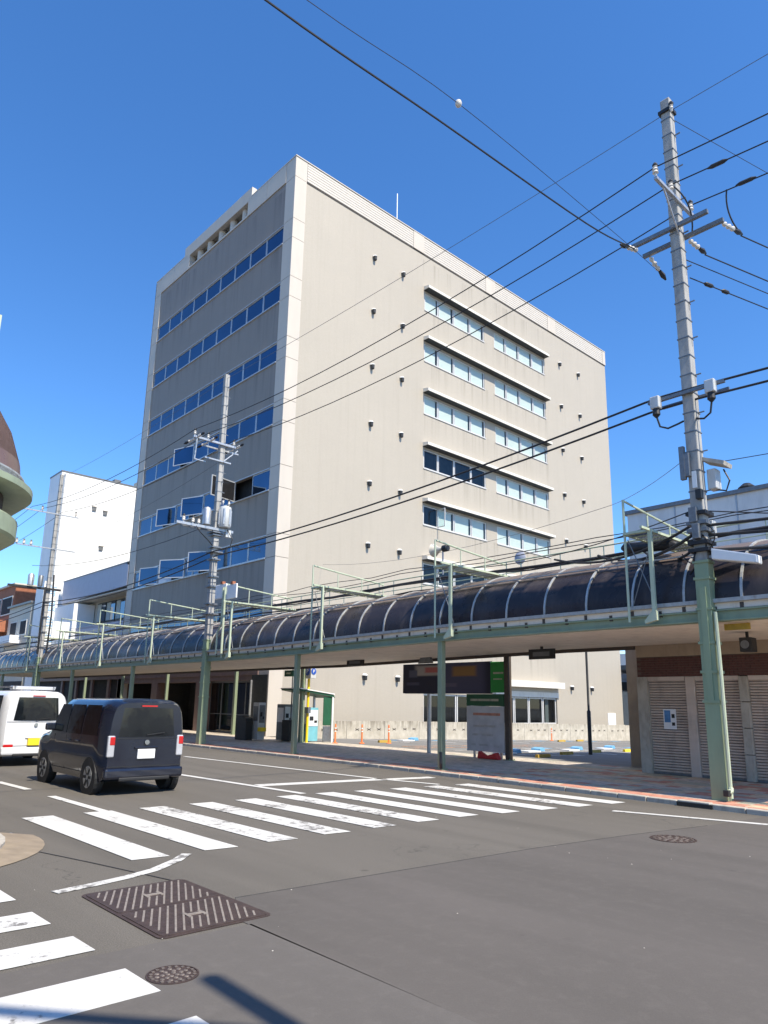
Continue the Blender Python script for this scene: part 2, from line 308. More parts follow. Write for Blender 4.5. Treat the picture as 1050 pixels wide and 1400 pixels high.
# tar joints
for pts in ([(-16.3,-24.16),(-14.65,-24.27),(-12.37,-24.42),(-10.5,-24.66),(-8.82,-24.96)], [(-17.05,-20.9),(-16.75,-22.0),(-16.5,-23.0),(-16.44,-23.25)]):
    q = MB()
    for a, b in zip(pts[:-1], pts[1:]): q.bar((*a, .0065), (*b, .0065), .014, .003)
    part('tar_joint', q, M['tar'], road)
def paintpoly(name, poly, m='paint', z=.009):
    q = MB(); q.prism(poly, z-.003, z); return part(name, q, M[m], road)
for k in range(11):
    x = -16.42 + .857*k; s = max(0, x+11.5)*.17
    paintpoly('crosswalk_bar', [(x+.05, -22.2-s), (x+.46, -22.24-s), (x+.42, -18.70-s*.75), (x, -18.68-s*.75)], 'paint_worn' if k in (2, 3, 4, 5, 9) else 'paint')
for y0, y1, x1 in ((-23.1,-22.67,-17.76), (-23.95,-23.55,-17.76), (-24.73,-24.35,-17.73), (-25.66,-25.19,-17.71), (-26.53,-26.1,-17.71), (-27.4,-26.97,-17.7), (-28.25,-27.82,-17.7)):
    paintpoly('crosswalk_bar', [(-20.9, y0), (x1, y0), (x1-.01, y1), (-20.9, y1)], 'paint_worn' if y1 == -24.35 else 'paint')
cv = [(-17.80,-23.08),(-17.43,-23.05),(-17.05,-22.98),(-16.71,-22.89),(-16.38,-22.76),(-15.99,-22.48),(-15.76,-22.25)]
q = MB()
for a, b in zip(cv[:-1], cv[1:]):
    if a[0] < -17.5: continue
    q.bar((*a, .0075), (*b, .0075), .115, .003)
part('corner_line', q, M['paint_worn'], road)
def line(name, pts, wd=.14, m='paint', z=.0075):
    q = MB()
    for a, b in zip(pts[:-1], pts[1:]): q.bar((*a, z), (*b, z), wd, .003)
    return part(name, q, M[m], road)
line('lane_line', [(-15.26,-18.68),(-15.3,-16.5)], .14); line('lane_line', [(-15.32,-15.3),(-15.4,-13.7)], .14); line('lane_line', [(-15.5,-12),(-16.2,60)], .14)
line('centre_line', [(-11.48,-18.6),(-11.66,-15.1),(-12.0,-8.6)], .15); line('centre_line', [(-12.05,-6),(-12.1,60)], .15)
line('stop_line', [(-11.45,-17.0),(-8.38,-17.45)], .34); line('stop_line', [(-8.3,-17.55),(-7.1,-17.75)], .3)
line('edge_line', [(-9.0,-9.2),(-8.87,-11.04),(-8.44,-17.3),(-8.1,-18.9)], .13); line('edge_line', [(-8.6,-23.3),(-8.46,-23.72),(-7.94,-25.49),(-7.9,-29)], .13)
line('edge_line', [(-9.1,-8.5),(-9.3,60)], .13)
# debris
q = MB()
for _ in range(26):
    x = random.uniform(-18, -8); y = random.uniform(-28, -22); r = random.uniform(.003, .009)
    q.lathe((x, y, .004), [(r, 0), (r*.8, r*.5), (r*.3, r*.7)], 5)
o = part('road_grit', q, M['kerb']); o['kind'] = 'stuff'; tag(o, 'small pale grit scattered on the asphalt', 'grit')
# east pavement bed, kerb stones and tiles
pv = MB(); ys = [-29.2, -25, -20, -15, -10, 0, 20, 70]
pl = [(kx(y)+.15, y) for y in ys]; pv.prism([(0.0,-29.2)] + [(0.0,70)] + pl[::-1], -.3, .052)
pave = struct('pavement', pv, M['slab'])
kb = struct('kerb', MB().box(kx(0)+.02, kx(0)+.14, -2, 70, -.3, .05), M['kerb'])
y = -29.0; i = 0
while y < 10:
    L = .6; x0, x1 = kx(y), kx(y+L); h = .085 + random.uniform(-.004, .004)
    if -23.6 > y > -24.3: h = .1
    d = random.uniform(-.006, .006); q = MB()
    q.prism([(x0+d, y+.006), (x0+.15, y+.006), (x1+.15, y+L-.006), (x1+d, y+L-.006)], -.2, h)
    part('kerb_stone', q, M['kerb'], kb, bev=.012)
    y += L; i += 1
q = MB(); q.box(-6.98,-6.93,-24.25,-23.62,.012,.075); tag(part('drain_slot', q, M['black']), 'dark drain inlet opening in the kerb beside the green pole foot', 'drain')
tl = {c: MB() for c in ('red', 'buff', 'green', 'grey')}
for iy in range(-97, -6):
    y0 = iy*.3
    for ix in range(22):
        x0 = kx(y0)+.16 + ix*.3
        if x0+.29 > (-1.78 if y0 < -20.4 else -.25): continue
        r = random.random()
        if ix < 1: c = 'red'
        elif ix < 2: c = 'red' if r < .6 else 'buff'
        elif y0 < -18: c = ('buff' if (iy//4+ix//2) % 3 == 0 else 'green' if (iy//4+ix//2) % 3 == 1 else 'grey') if r < .8 else 'red'
        elif ix < 3: c = 'buff' if r < .5 else 'red'
        else: c = 'grey' if r < .85 else 'green'
        z = .062 + random.uniform(-.0025, .0025)
        tl[c].box(x0, x0+.292, y0, y0+.292, .04, z)
for c, mb in tl.items():
    part('paving_tile', mb, M['tile_'+c], pave, stuff=True)
q = MB()
for iy in range(-7, 60):
    for ix in range(21): q.box(kx(0)+.16+ix*.3, kx(0)+.452+ix*.3, iy*.3, iy*.3+.292, .04, .06)
part('paving_tile', q, M['tile_grey'], pave, stuff=True)
# west pavement with rounded, ramped corner
wp = MB(); arc = [(-18.7+1.55*math.cos(a), -20.35+1.55*math.sin(a)) for a in [math.radians(d) for d in range(0, -91, -10)]]
wp.prism([(-60,60), (-60,-21.9)] + arc[::-1] + [(-17.15,60)], -.3, .1); wpave = struct('west_pavement', wp, M['kerb'])
q = MB(); arc2 = [(-18.45+1.75*math.cos(a), -20.25+1.75*math.sin(a)) for a in [math.radians(d) for d in range(5, -91, -8)]]
n = len(arc2); q.add([(x, y, .008) for x, y in arc2] + [(x*.0+(-18.6+1.3*math.cos(math.radians(5-8*i))), -20.2+1.3*math.sin(math.radians(5-8*i)), .106) for i, (x, y) in enumerate(arc2)], [(i, i+1, i+1+n, i+n) for i in range(n-1)])
part('kerb_ramp', q, M['ramp'], wpave)
gr = thing('drain_grate', 'small dark drain grate in the tan kerb ramp at the left edge', 'grate', (-17.02, -20.1, .0))
q = MB(); q.box(-17.2,-16.86,-20.35,-19.85,.0,.012); part('grate_frame', q, M['black'], gr)
q = MB()
for i in range(7): q.box(-17.18+i*.045, -17.16+i*.045, -20.33,-19.87,.012,.02)
part('grate_bar', q, M['galv_dk'], gr)
# parking lot sheet
q = MB()
for i in range(12):
    x0, x1 = -.2 + i*3.2, -.2+(i+1)*3.2
    q.quad((x0,-29,zl(x0)+.045),(x1,-29,zl(x1)+.045),(x1,0,zl(x1)+.045),(x0,0,zl(x0)+.045))
q.quad((38.2,-29,zl(38.2)+.045),(90,-29,zl(38)),(90,20,zl(38)),(38.2,20,zl(38.2)+.045)); 
lot = struct('parking_ground', q, M['lot'])
def zlot(x): return zl(x)+.045
def lotline(name, a, b, wd, m, dz=.006):
    q = MB(); q.bar((a[0], a[1], zlot(a[0])+dz), (b[0], b[1], zlot(b[0])+dz), wd, .004); return part(name, q, M[m], lot)
for k in range(7):
    x = 4.2+k*2.6; lotline('bay_line', (x,-14.6), (x,-10.0), .14, 'lot_white')
    lotline('bay_mark', (x+.9,-10.2), (x+1.7,-10.2), .5, 'lot_blue', .012); lotline('bay_line', (x+.2,-12.3), (x+2.2,-12.2), .12, 'lot_white')
for k in range(8): x = 4.4+k*3; lotline('bay_line', (x,-5.6), (x,-2.2), .12, 'lot_white'); lotline('bay_mark', (x+1,-3.0), (x+2,-3.0), .4, 'lot_blue', .012)
lotline('bay_line', (1,-8.4), (12,-7.4), .12, 'lot_orange'); lotline('bay_line', (.2,-9.6), (9,-8.8), .12, 'lot_orange'); lotline('bay_line', (.2,-13.2),(4.2,-14.8), .16, 'lot_white'); lotline('bay_line', (1,-11.2), (8,-10.6), .12, 'lot_white')
# ------------------------------------------------------------------ the office block
B = thing('office_building', 'eight storey grey office block with bands of blue windows on its street face', 'building', (0, 0, 0))
ZB = [27.34-3.68*k for k in range(7)]; WH = 1.2
def wall_grid(axis, c, a0, a1, z0, z1, holes, th):
    """wall with real openings; axis 'X': plane x=c, a runs along y, depth goes +x; axis 'Y': plane y=c, a runs along x, depth +y"""
    q = MB(); P = (lambda a, d, z: (c+d, a, z)) if axis == 'X' else (lambda a, d, z: (a, c+d, z))
    A = sorted({a0, a1, *[h[0] for h in holes], *[h[1] for h in holes]}); Z = sorted({z0, z1, *[h[2] for h in holes], *[h[3] for h in holes]})
    def hole(a, z): return any(h[0] < a < h[1] and h[2] < z < h[3] for h in holes)
    for i in range(len(A)-1):
        for j in range(len(Z)-1):
            a, b, lo, hi = A[i], A[i+1], Z[j], Z[j+1]
            if not hole((a+b)/2, (lo+hi)/2): q.quad(P(a,0,lo), P(b,0,lo), P(b,0,hi), P(a,0,hi))
    for h in holes:
        a, b, lo, hi = h
        q.quad(P(a,0,lo),P(a,th,lo),P(a,th,hi),P(a,0,hi)); q.quad(P(b,0,lo),P(b,th,lo),P(b,th,hi),P(b,0,hi))
        q.quad(P(a,0,lo),P(b,0,lo),P(b,th,lo),P(a,th,lo)); q.quad(P(a,0,hi),P(b,0,hi),P(b,th,hi),P(a,th,hi))
    return q
YW = [.92 + i*(16.0/9) for i in range(10)]
holesL = [(YW[0], YW[-1], zb, zb+WH) for zb in ZB]
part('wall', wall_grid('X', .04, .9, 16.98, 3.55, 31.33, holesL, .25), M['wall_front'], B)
XG1 = [10.76, 12.12, 13.67, 15.37, 16.91]; XG2 = [18.05, 19.42, 21.02, 22.71, 24.30]
ZR = [27.25-3.67*k for k in range(7)]
holesR = [(a, b, zb, zb+1.27) for zb in ZR for a, b in ((XG1[0], XG1[-1]), (XG2[0], XG2[-1]))]
GW = [(10.9, 16.9), (18.05, 24.55)]
holesR += [(a, b, .55, 2.35) for a, b in GW]
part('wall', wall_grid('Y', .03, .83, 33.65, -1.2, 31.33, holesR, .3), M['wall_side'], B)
q = MB(); q.quad((33.65,.03,-1.2),(33.65,18,-1.2),(33.65,18,32.6),(33.65,.03,32.6)); q.quad((.0,18,-1.2),(33.65,18,-1.2),(33.65,18,32.6),(.0,18,32.6)); q.box(1.2,33.4,.4,17.8,31.2,31.4)
part('wall', q, M['wall_side'], B)
q = MB(); q.box(.6,.62,1,17,3.5,31); q.box(1, 33, .62,.64, .4, 31); q.box(1,4.5,.1,17,3,3.2)
part('room_backing', q, M['dark_room'], B)
# corner pilaster panels, jointed
zj = [3.6]; 
for k in range(6, -1, -1): zj += [ZB[k]-.02, ZB[k]+WH+.02]
zj += [31.3, 32.62]; zj = sorted(set(round(z, 3) for z in zj if z >= 3.6)); zj = [0.05] + zj
for a, b in zip(zj[:-1], zj[1:]):
    part('pilaster_panel', MB().box(0, .82, -.03, .9, a+.012, b-.012), M['pilaster'], B)
    part('pilaster_panel', MB().box(0.0, .3, 17.0, 17.9, a+.012, b-.012), M['pilaster'], B)
part('joint_backing', MB().box(.02, .8, -.012, .88, 0, 32.5), M['dark_beam'], B)
# roof fascia, street side: two panels either side of the roof loggia
for a, b in ((.92, 2.9), (2.92, 5.08), (12.7, 15.0), (15.02, 16.98)):
    part('fascia_panel', MB().box(-.02, .4, a, b, 31.36, 32.6), M['pilaster'], B)
part('roof_beam', MB().box(-.025, .3, 4.69, 13.46, 32.42, 33.3), M['pilaster'], B)
part('roof_beam', MB().box(-.02, .25, 5.09, 12.69, 31.34, 31.46), M['pilaster'], B)
q = MB(); q.box(.31, 6, 4.7, 4.95, 31.4, 33.28); q.box(.31, 6, 13.2, 13.45, 32.42, 33.28); q.box(2.6, 2.8, 4.96, 13.19, 31.41, 33.2); q.box(.31,2.59,4.96,13.19,32.55,32.65)
part('roof_screen', q, M['cream'], B)
for y in (5.95, 7.45, 8.9, 10.4, 11.8):
    part('roof_column', MB().lathe((.42, y, 31.41), [(.26, 0), (.26, 1.13)], 14), M['pilaster'], B, smooth=True)
# fascia on the side face: louvred lengths between plain blocks
xs = [.84, 9.6, 10.63, 17.1, 18.2, 24.9, 25.95, 33.2, 33.66]
for i, (a, b) in enumerate(zip(xs[:-1], xs[1:])):
    if i % 2: part('fascia_block', MB().box(a+.01, b-.01, -.05, .4, 31.36, 32.6), M['pilaster'], B)
    else:
        q = MB(); q.box(a, b, .0, .3, 31.36, 32.6)
        for j in range(7): q.prismX([(-.035, 31.38+j*.175), (0.01, 31.38+j*.175), (0.01, 31.53+j*.175), (-.03, 31.53+j*.175)], a, b)
        part('louvre_panel', q, M['louver'], B)
q = MB(); q.box(-.03, 33.68, -.07, .38, 32.62, 32.68); q.box(-.03,.38,.38,5.0,32.62,32.68); q.box(-.03,.38,12.9,17.95,32.62,32.68); part('coping', q, M['louver'], B)
part('shadow_gap', MB().box(.83, 33.6, -.0, .03, 31.29, 31.35), M['dark_beam'], B)
part('lightning_rod', MB().tube([(8.37,.3,32.6),(8.37,.3,34.95)], .035, 6), M['white'], B)
# street windows
def sash(y0, y1, z0, z1, hinge=None, ang=0, dark=False):
    """framed pane in the street face; hinged sashes swing out about the hinge side"""
    fr = MB(); t = .055
    xa, xb = .07, .12
    fr.box(xa, xb, y0, y1, z0, z0+t); fr.box(xa, xb, y0, y1, z1-t, z1); fr.box(xa, xb, y0, y0+t, z0+t, z1-t); fr.box(xa, xb, y1-t, y1, z0+t, z1-t)
    pn = MB().box(xa+.018, xa+.03, y0+t, y1-t, z0+t, z1-t)
    if hinge is not None:
        R = Matrix.Rotation(ang, 3, 'Z'); c = Vector((xa, hinge, 0))
        for b in (fr, pn): b.v = [R @ (p-c) + c - Vector((.03, 0, 0)) for p in b.v]
    f = part('window_frame', fr, M['frame_l'], B); part('pane', pn, M['room_glass'] if dark else M['blue_pane'], f)
M['room_glass'] = mat('window_dark', (.02,.02,.022), .08)
# opened sashes: (row, bay counted from the corner): open angle; None means an empty opening
openL = {(3,5): .30, (4,1): 'wide', (4,3): None, (4,4): .35, (4,5): 'half', (4,6): .30, (5,3): .5, (5,4): 'half', (5,5): .55, (5,6): 'light', (5,7): .3}
for k, zb in enumerate(ZB):
    for i in range(9):
        y0, y1 = YW[i]+.012, YW[i+1]-.012; st = openL.get((k, i), 0)
        z0, z1 = zb+.02, zb+WH-.02
        if st in (0, None): sash(y0, y1, z0, z1)
        elif st == 'wide':
            sash(y0, y1, z0, z1, hinge=y1, ang=-1.35, dark=True)
        elif st == 'half':
            ym = (y0+y1)/2; sash(ym-.1, y1, z0, z1); 
            f = part('blind', MB().box(.3,.32,y0+.1,y0+.35,z0,z1), M['blind'], B)
            sash(y0, ym-.15, z0, z1)
        elif st == 'light':
            part('window_frame', MB().box(.1,.14,y0,y1,z0,z1), M['poster_w'], B)
        else: sash(y0, y1, z0, z1, hinge=y0, ang=st)
    part('window_sill', MB().box(-.035, .12, YW[0], YW[-1], zb-.05, zb+.015), M['frame_l'], B)
    part('window_head', MB().box(.0, .1, YW[0], YW[-1], zb+WH-.015, zb+WH+.03), M['frame_l'], B)
# side windows with sun hoods
for k, zb in enumerate(ZR):
    for gi, XG in enumerate((XG1, XG2)):
        for i in range(4):
            x0, x1 = XG[i]+.02, XG[i+1]-.02; t = .06; z0, z1 = zb+.02, zb+1.25
            dark = (k == 3 and gi == 0) or (k == 4 and gi == 0 and i == 0) or (k == 5 and gi == 0)
            fr = MB(); ya, yb = .05, .13
            fr.box(x0, x1, ya, yb, z0, z0+t); fr.box(x0, x1, ya, yb, z1-t, z1); fr.box(x0, x0+t, ya, yb, z0+t, z1-t); fr.box(x1-t*1.4, x1, ya, yb, z0+t, z1-t)
            f = part('window_frame', fr, M['frame'], B)
            part('pane', MB().quad((x0+t,ya+.03,z0+t),(x1-t*1.4,ya+.03,z0+t),(x1-t*1.4,ya+.03,z1-t),(x0+t,ya+.03,z1-t)), M['glass_dark' if dark else 'glass'], f)
            if dark: part('room_backing', MB().box(x0, x1, .42, .44, z0, z1), M['dark_room2'], f)
            else: part('blind', MB().box(x0+t, x1-.20+random.uniform(-.06,.04), .10, .105, z0+random.choice((0,0,.0,.05)), z1), M['blind'], f)
        part('window_sill', MB().box(XG[0]-.02, XG[-1]+.02, -.02, .12, zb-.04, zb+.02), M['frame'], B)
    a, b = XG1[0]-.08, XG2[-1]+.08; q = MB(); z = ZR[k]+1.42
    q.prismX([(-.45, z+.02), (-.45, z+.2), (.03, z+.3), (.03, z+.04)], a, b)
    part('sun_hood', q, M['canopy'], B); part('hood_shade', MB().box(a+.03, b-.03, -.43, .02, z-.015, z+.018), M['black'], B)  # black sheet below each hood, its deep shade put in as colour
# one swung-out sash on the side face
q = MB(); z0, z1 = ZR[4]+.05, ZR[4]+1.2
q.bar((12.05,.05,z0),(12.05,-.6,z0),.05); q.bar((12.05,.05,z1),(12.05,-.6,z1),.05); q.bar((12.05,-.6,z0),(12.05,-.6,z1),.05); q.bar((12.05,.05,z0),(12.05,.05,z1),.05)
f = part('open_sash', q, M['frame'], B); part('pane', MB().box(12.045,12.055,-.57,.02,z0,z1), M['glass'], f)
# ground floor windows in the side face
for (a, b) in GW:
    n = 4; xx = [a + (b-a)*i/n for i in range(n+1)]
    for i in range(n):
        fr = MB(); x0, x1 = xx[i]+.03, xx[i+1]-.03; fr.box(x0, x1, .12,.2,.57,.65); fr.box(x0,x1,.12,.2,2.25,2.33); fr.box(x0,x0+.09,.12,.2,.65,2.25); fr.box(x1-.09,x1,.12,.2,.65,2.25)
        f = part('window_frame', fr, M['frame'], B); part('pane', MB().quad((x0+.09,.15,.65),(x1-.09,.15,.65),(x1-.09,.15,2.25),(x0+.09,.15,2.25)), M['glass_dark'], f)
    part('blind', MB().box(b-1.1, b-.7, .3, .31, .6, 2.3), M['blind'], B)
part('sun_hood', MB().box(17.3, 24.75, -.55, .03, 3.0, 3.42), M['canopy'], B)
part('wall_band', MB().box(17.6, 24.7, -.03, .03, 2.36, 2.72), M['canopy'], B)
part('side_door', MB().box(31.3, 32.4, -.02, .03, -.6, 1.35), M['white'], B)
# vent hoods
vh = MB(); rows = []
for j in range(5):
    b = math.pi/2*j/4; rows.append([Vector((.17*math.cos(b)*math.cos(a), -.27*math.cos(b)*math.sin(a), .13*math.sin(b))) for a in [math.pi*i/8 for i in range(9)]])
vh.add([p for r in rows for p in r], [(j*9+i, j*9+i+1, (j+1)*9+i+1, (j+1)*9+i) for j in range(4) for i in range(8)])
mh = vh.mesh('vent_hood'); mh.materials.append(M['signwhite'])
mk = MB().lathe((0,-.125,0), [(.1,-.3),(.115,-.26),(.125,.02)], 12).mesh('vent_mouth_shade'); mk.materials.append(M['black'])  # black drum at the mouth stands in for the shadow below the hood
for k in range(8):
    for x in (6.21, 8.70, 26.4, 29.1):
        z = 28.98-3.68*k if k < 7 else 3.2
        h = inst('vent_hood', mh, (x, -.0, z), B); h.scale = (.85,.85,.85); inst('vent_mouth_shade', mk, (x, 0, z), h).location = (0, 0, 0)
# ground floor, street side
q = wall_grid('X', .0, 0.9, 17.9, .05, 3.0, [(1.5, 6.3, .06, 2.75), (7.2, 12.0, .06, 2.7), (12.8, 17.2, .06, 2.7)], .8)
part('ground_floor_wall', q, M['brown_fascia'], B)
part('brown_band', MB().box(-.05, .1, .9, 17.9, 3.0, 3.55), M['brown_fascia'], B)
for a, b in ((1.5,6.3),(7.2,12.0),(12.8,17.2)):
    n = 4; part('lobby_backing', MB().box(2.2,2.25,a-.4,b+.4,.05,3), M['dark_room'], B)
    part('lobby_side', MB().box(.8,2.2,a-.05,a,.05,3).box(.8,2.2,b,b+.05,.05,3).box(.8,2.2,a,b,2.9,3), M['dark_room'], B)
    for i in range(n if a < 5 else 0):
        y0 = a+(b-a)*i/n; y1 = a+(b-a)*(i+1)/n; fr = MB()
        fr.box(.45,.5,y0,y0+.05,.06,2.75); fr.box(.45,.5,y1-.05,y1,.06,2.75); fr.box(.45,.5,y0+.05,y1-.05,.06,.14); fr.box(.45,.5,y0+.05,y1-.05,2.65,2.75); fr.box(.44,.46,y0+.05,y1-.05,1.0,1.04)
        f = part('door_frame', fr, M['galv_dk'], B); part('pane', MB().quad((.47,y0+.05,.14),(.47,y1-.05,.14),(.47,y1-.05,2.65),(.47,y0+.05,2.65)), M['glass_dark'], f)
part('entrance_panel', MB().box(-.03,.0,.05,1.45,.06,3.0), M['black'], B)
part('entrance_post', MB().box(-.12,-.04,1.35,1.43,.05,2.75), M['galv'], B)
# ------------------------------------------------------------------ parking yard walls and gear
W_ = thing('boundary_wall', 'low stained concrete wall with cross shaped holes at the back of the car park', 'wall', (2, -1.3, 0))
xw = 1.7; i = 0
while xw < 34.5:
    L = 2.6 if i % 3 else 2.2
    zt = .82 - .0135*max(0, xw-6); zb = zlot(xw)-.25
    if xw > 20: zb -= .35
    q = MB(); q.box(xw+.01, min(xw+L, 34.6)-.01, -1.4, -1.24, zb, zt); pn = part('wall_panel', q, M['conc'], W_)
    h = MB()
    for c in (.7, 1.5, 2.2):
        if c < L:
            for s in (1,-1): h.bar((xw+c-.12, -1.402, zt-.42-s*.045), (xw+c+.12, -1.402, zt-.42+s*.045), .012, .03, up=(0,0,1))
    part('cross_hole', h, M['dark_beam'], pn)
    xw += L; i += 1
def bollard(x, y, label):
    z = zlot(x); t = thing('marker_post', label, 'bollard', (x, y, z), 'orange flexible marker posts in the car park')
    part('post', MB().lathe((x,y,z), [(.04,.03),(.035,.1),(.035,.76),(.02,.8)], 10), M['orange'], t, smooth=True)
    part('base', MB().lathe((x,y,z), [(.12,0),(.12,.025),(.05,.05)], 12), M['orange'], t, smooth=True)
    b = MB(); b.lathe((x,y,z+.48), [(.0365,0),(.0365,.05)], 10); b.lathe((x,y,z+.6), [(.0365,0),(.0365,.05)], 10); part('reflective_band', b, M['signwhite'], t)
bollard(-.55, -6.0, 'orange marker post nearest the green machine canopy'); bollard(.75, -6.2, 'orange marker post in the middle of the near row of three')
bollard(2.5, -6.0, 'orange marker post beside the ochre wheel stop by the stained wall'); bollard(20.5, -2.2, 'orange marker post alone before the dark ground floor windows')
def stop(x, y, m, label):
    z = zlot(x); q = MB(); q.prismX([(y-.07,z),(y+.07,z),(y+.05,z+.11),(y-.05,z+.11)], x-.36, x+.36); t = one('wheel_stop', q, M[m], label, 'wheel stop', 'parking wheel stops'); return t
stop(1.0,-15.2,'ochre','ochre wheel stop just beside the brown rear post by the price board'); stop(4.0,-14.15,'ochre','ochre wheel stop between the rear post and the dark lamp pole')
stop(7.4,-13.3,'ochre','ochre wheel stop right of the dark lamp pole'); stop(10.6,-13.0,'yellow','bright yellow wheel stop next to the shuttered shop corner')
stop(19.5,-3.6,'ochre','ochre wheel stop at the wall left of the lone orange marker post'); stop(22.5,-3.0,'ochre','ochre wheel stop at the wall right of the lone orange marker post'); stop(2.9,-5.3,'ochre','ochre wheel stop by the third orange marker post')
def flat(x, y, label):
    z = zlot(x); t = thing('lock_plate', label, 'parking plate', (x, y, z), 'blue flap lock plates of the parking bays')
    part('base', MB().box(x-.5,x+.3,y-.25,y+.25,z,z+.05), M['vm_white'], t); part('flap', MB().prismY([(x+.3,z+.02),(x+.62,z+.02),(x+.55,z+.16),(x+.3,z+.12)], y-.22, y+.22), M['lot_blue'], t)
flat(4.2,-12.4,'blue and white flap plate left of the lamp pole'); flat(7.9,-11.8,'blue and white flap plate right of the lamp pole'); flat(12.0,-11.0,'blue and white flap plate behind the yellow wheel stop'); flat(1.6,-13.2,'blue and white flap plate nearest the price board'); flat(6.2,-3.4,'blue and white flap plate low by the wall left of the board')
t = thing('lamp_pole', 'slim dark pole standing in the car park left of the shuttered shop', 'pole', (5.4,-14.3,zlot(5.4)))
part('shaft', MB().tube([(5.4,-14.3,zlot(5.4)),(5.4,-14.3,1.55),(5.4,-14.3,1.6),(5.4,-14.3,5.4)], [.075,.075,.045,.045], 10), M['black'], t, smooth=True)
part('head', MB().box(5.1,5.7,-14.36,-14.24,5.4,5.5), M['black'], t)
# billboard and price board
def m_board():
    k = NT('board_print'); sp = k.n('ShaderNodeSeparateXYZ'); k.l(k.pos, sp.inputs[0])
    def blob(y, z, ry, rz):
        a = k.n('ShaderNodeMapRange', interpolation_type='SMOOTHSTEP'); 
        v = k.n('ShaderNodeVectorMath', operation='SUBTRACT'); k.l(k.pos, v.inputs[0]); v.inputs[1].default_value = (0, y, z)
        s = k.n('ShaderNodeVectorMath', operation='MULTIPLY'); k.l(v.outputs[0], s.inputs[0]); s.inputs[1].default_value = (0, 1/ry, 1/rz)
        sq = k.n('ShaderNodeSeparateXYZ'); k.l(s.outputs[0], sq.inputs[0]); m1 = k.n('ShaderNodeMath', operation='ABSOLUTE'); k.l(sq.outputs[1], m1.inputs[0]); m2 = k.n('ShaderNodeMath', operation='ABSOLUTE'); k.l(sq.outputs[2], m2.inputs[0])
        mm = k.n('ShaderNodeMath', operation='MAXIMUM'); k.l(m1.outputs[0], mm.inputs[0]); k.l(m2.outputs[0], mm.inputs[1])
        k.l(mm.outputs[0], a.inputs[0]); a.inputs[1].default_value = 1.25; a.inputs[2].default_value = .8; return a.outputs[0]
    c = k.mix(blob(-13.9, 2.55, .9, .6), (.012,.014,.035), (.05,.05,.1))
    c = k.mix(blob(-12.35, 2.85, .65, .17), c, (.3,.27,.25)); c = k.mix(blob(-12.5, 2.87, .35, .09), c, (.35,.1,.09))
    c = k.mix(blob(-13.95, 2.8, .5, .16), c, (.22,.12,.04)); c = k.mix(blob(-11.55, 2.75, .2, .12), c, (.07,.075,.12)); c = k.mix(blob(-11.55, 2.4, .3, .05), c, (.05,.05,.09)); c = k.mix(blob(-13.2, 2.35, .4, .06), c, (.09,.08,.13))
    k.l(c, k.b.inputs['Base Color']); k.b.inputs['Roughness'].default_value = .5; return k.m
t = thing('billboard', 'long navy billboard on a pale post at the edge of the car park', 'billboard', (-1.5,-12.2,.06))
part('panel', MB().box(-1.56,-1.46,-15.05,-11.04,2.07,3.09), M['_'] if '_' in M else m_board(), t)
part('frame', MB().box(-1.45,-1.43,-15.06,-11.03,2.06,3.1), M['galv'], t)
part('green_panel', MB().box(-1.58,-1.46,-15.72,-15.07,2.1,3.07), M['sgreen'], t, bev=.03)
part('panel_print', MB().box(-1.584,-1.581,-15.6,-15.2,2.68,2.74).box(-1.584,-1.581,-15.55,-15.2,2.5,2.54), M['tile_green'], t)
part('post', MB().tube([(-1.4,-12.2,.05),(-1.4,-12.2,3.0)], .07, 12), M['galv'], t, smooth=True)
t = thing('price_board', 'grey white price board with dark green header below the navy billboard', 'sign', (-1.6,-14.9,.06))
part('panel', MB().box(-1.64,-1.6,-15.64,-14.13,.27,1.67), mat('board_grey', (.5,.5,.52), .5), t); part('header', MB().box(-1.65,-1.59,-15.64,-14.13,1.675,2.05), M['dk_green'], t)
q = MB()
for z, a, b in ((1.05,-15.3,-14.4),(.78,-14.6,-14.35),(.78,-15.2,-14.75),(.47,-14.5,-14.33),(.47,-15.0,-14.65),(.45,-15.45,-15.25)): q.box(-1.645,-1.642,a,b,z-.03,z+.03)
part('printed_line', q, M['galv'], t); part('printed_line', MB().box(-1.645,-1.642,-15.5,-14.4,1.38,1.46), M['tile_red'], t); part('printed_line', MB().box(-1.655,-1.652,-15.45,-14.3,1.83,1.9), M['tile_green'], t)
part('leg', MB().box(-1.6,-1.54,-14.42,-14.36,.05,.3), M['galv'], t); part('leg', MB().box(-1.6,-1.54,-15.5,-15.44,.05,.3), M['galv'], t)
q = MB(); q.prismX([(-15.6,.07),(-14.75,.07),(-14.8,.3),(-15.1,.16),(-15.5,.28)], -1.9,-1.72); one('sandbag', q, M['red'], 'red sandbag slumped at the foot of the price board', 'sandbag', bev=.03)
t = thing('triangle_sign', 'grey sheet metal sign back hung beside the post above the billboard', 'sign', (-2.2,-12.9,3.0))
q = MB(); q.add([(-2.2,-12.45,3.05),(-2.2,-13.15,3.05),(-2.15,-12.85,3.75),(-2.28,-12.5,3.05),(-2.28,-13.1,3.05),(-2.25,-12.82,3.72)], [(0,1,2),(5,4,3),(0,3,4,1),(1,4,5,2),(2,5,3,0)]); part('plate', q, M['galv_dk'], t); part('hanger', MB().bar((-2.22,-12.82,3.6),(-2.22,-12.82,4.0),.04), M['galv_dk'], t)
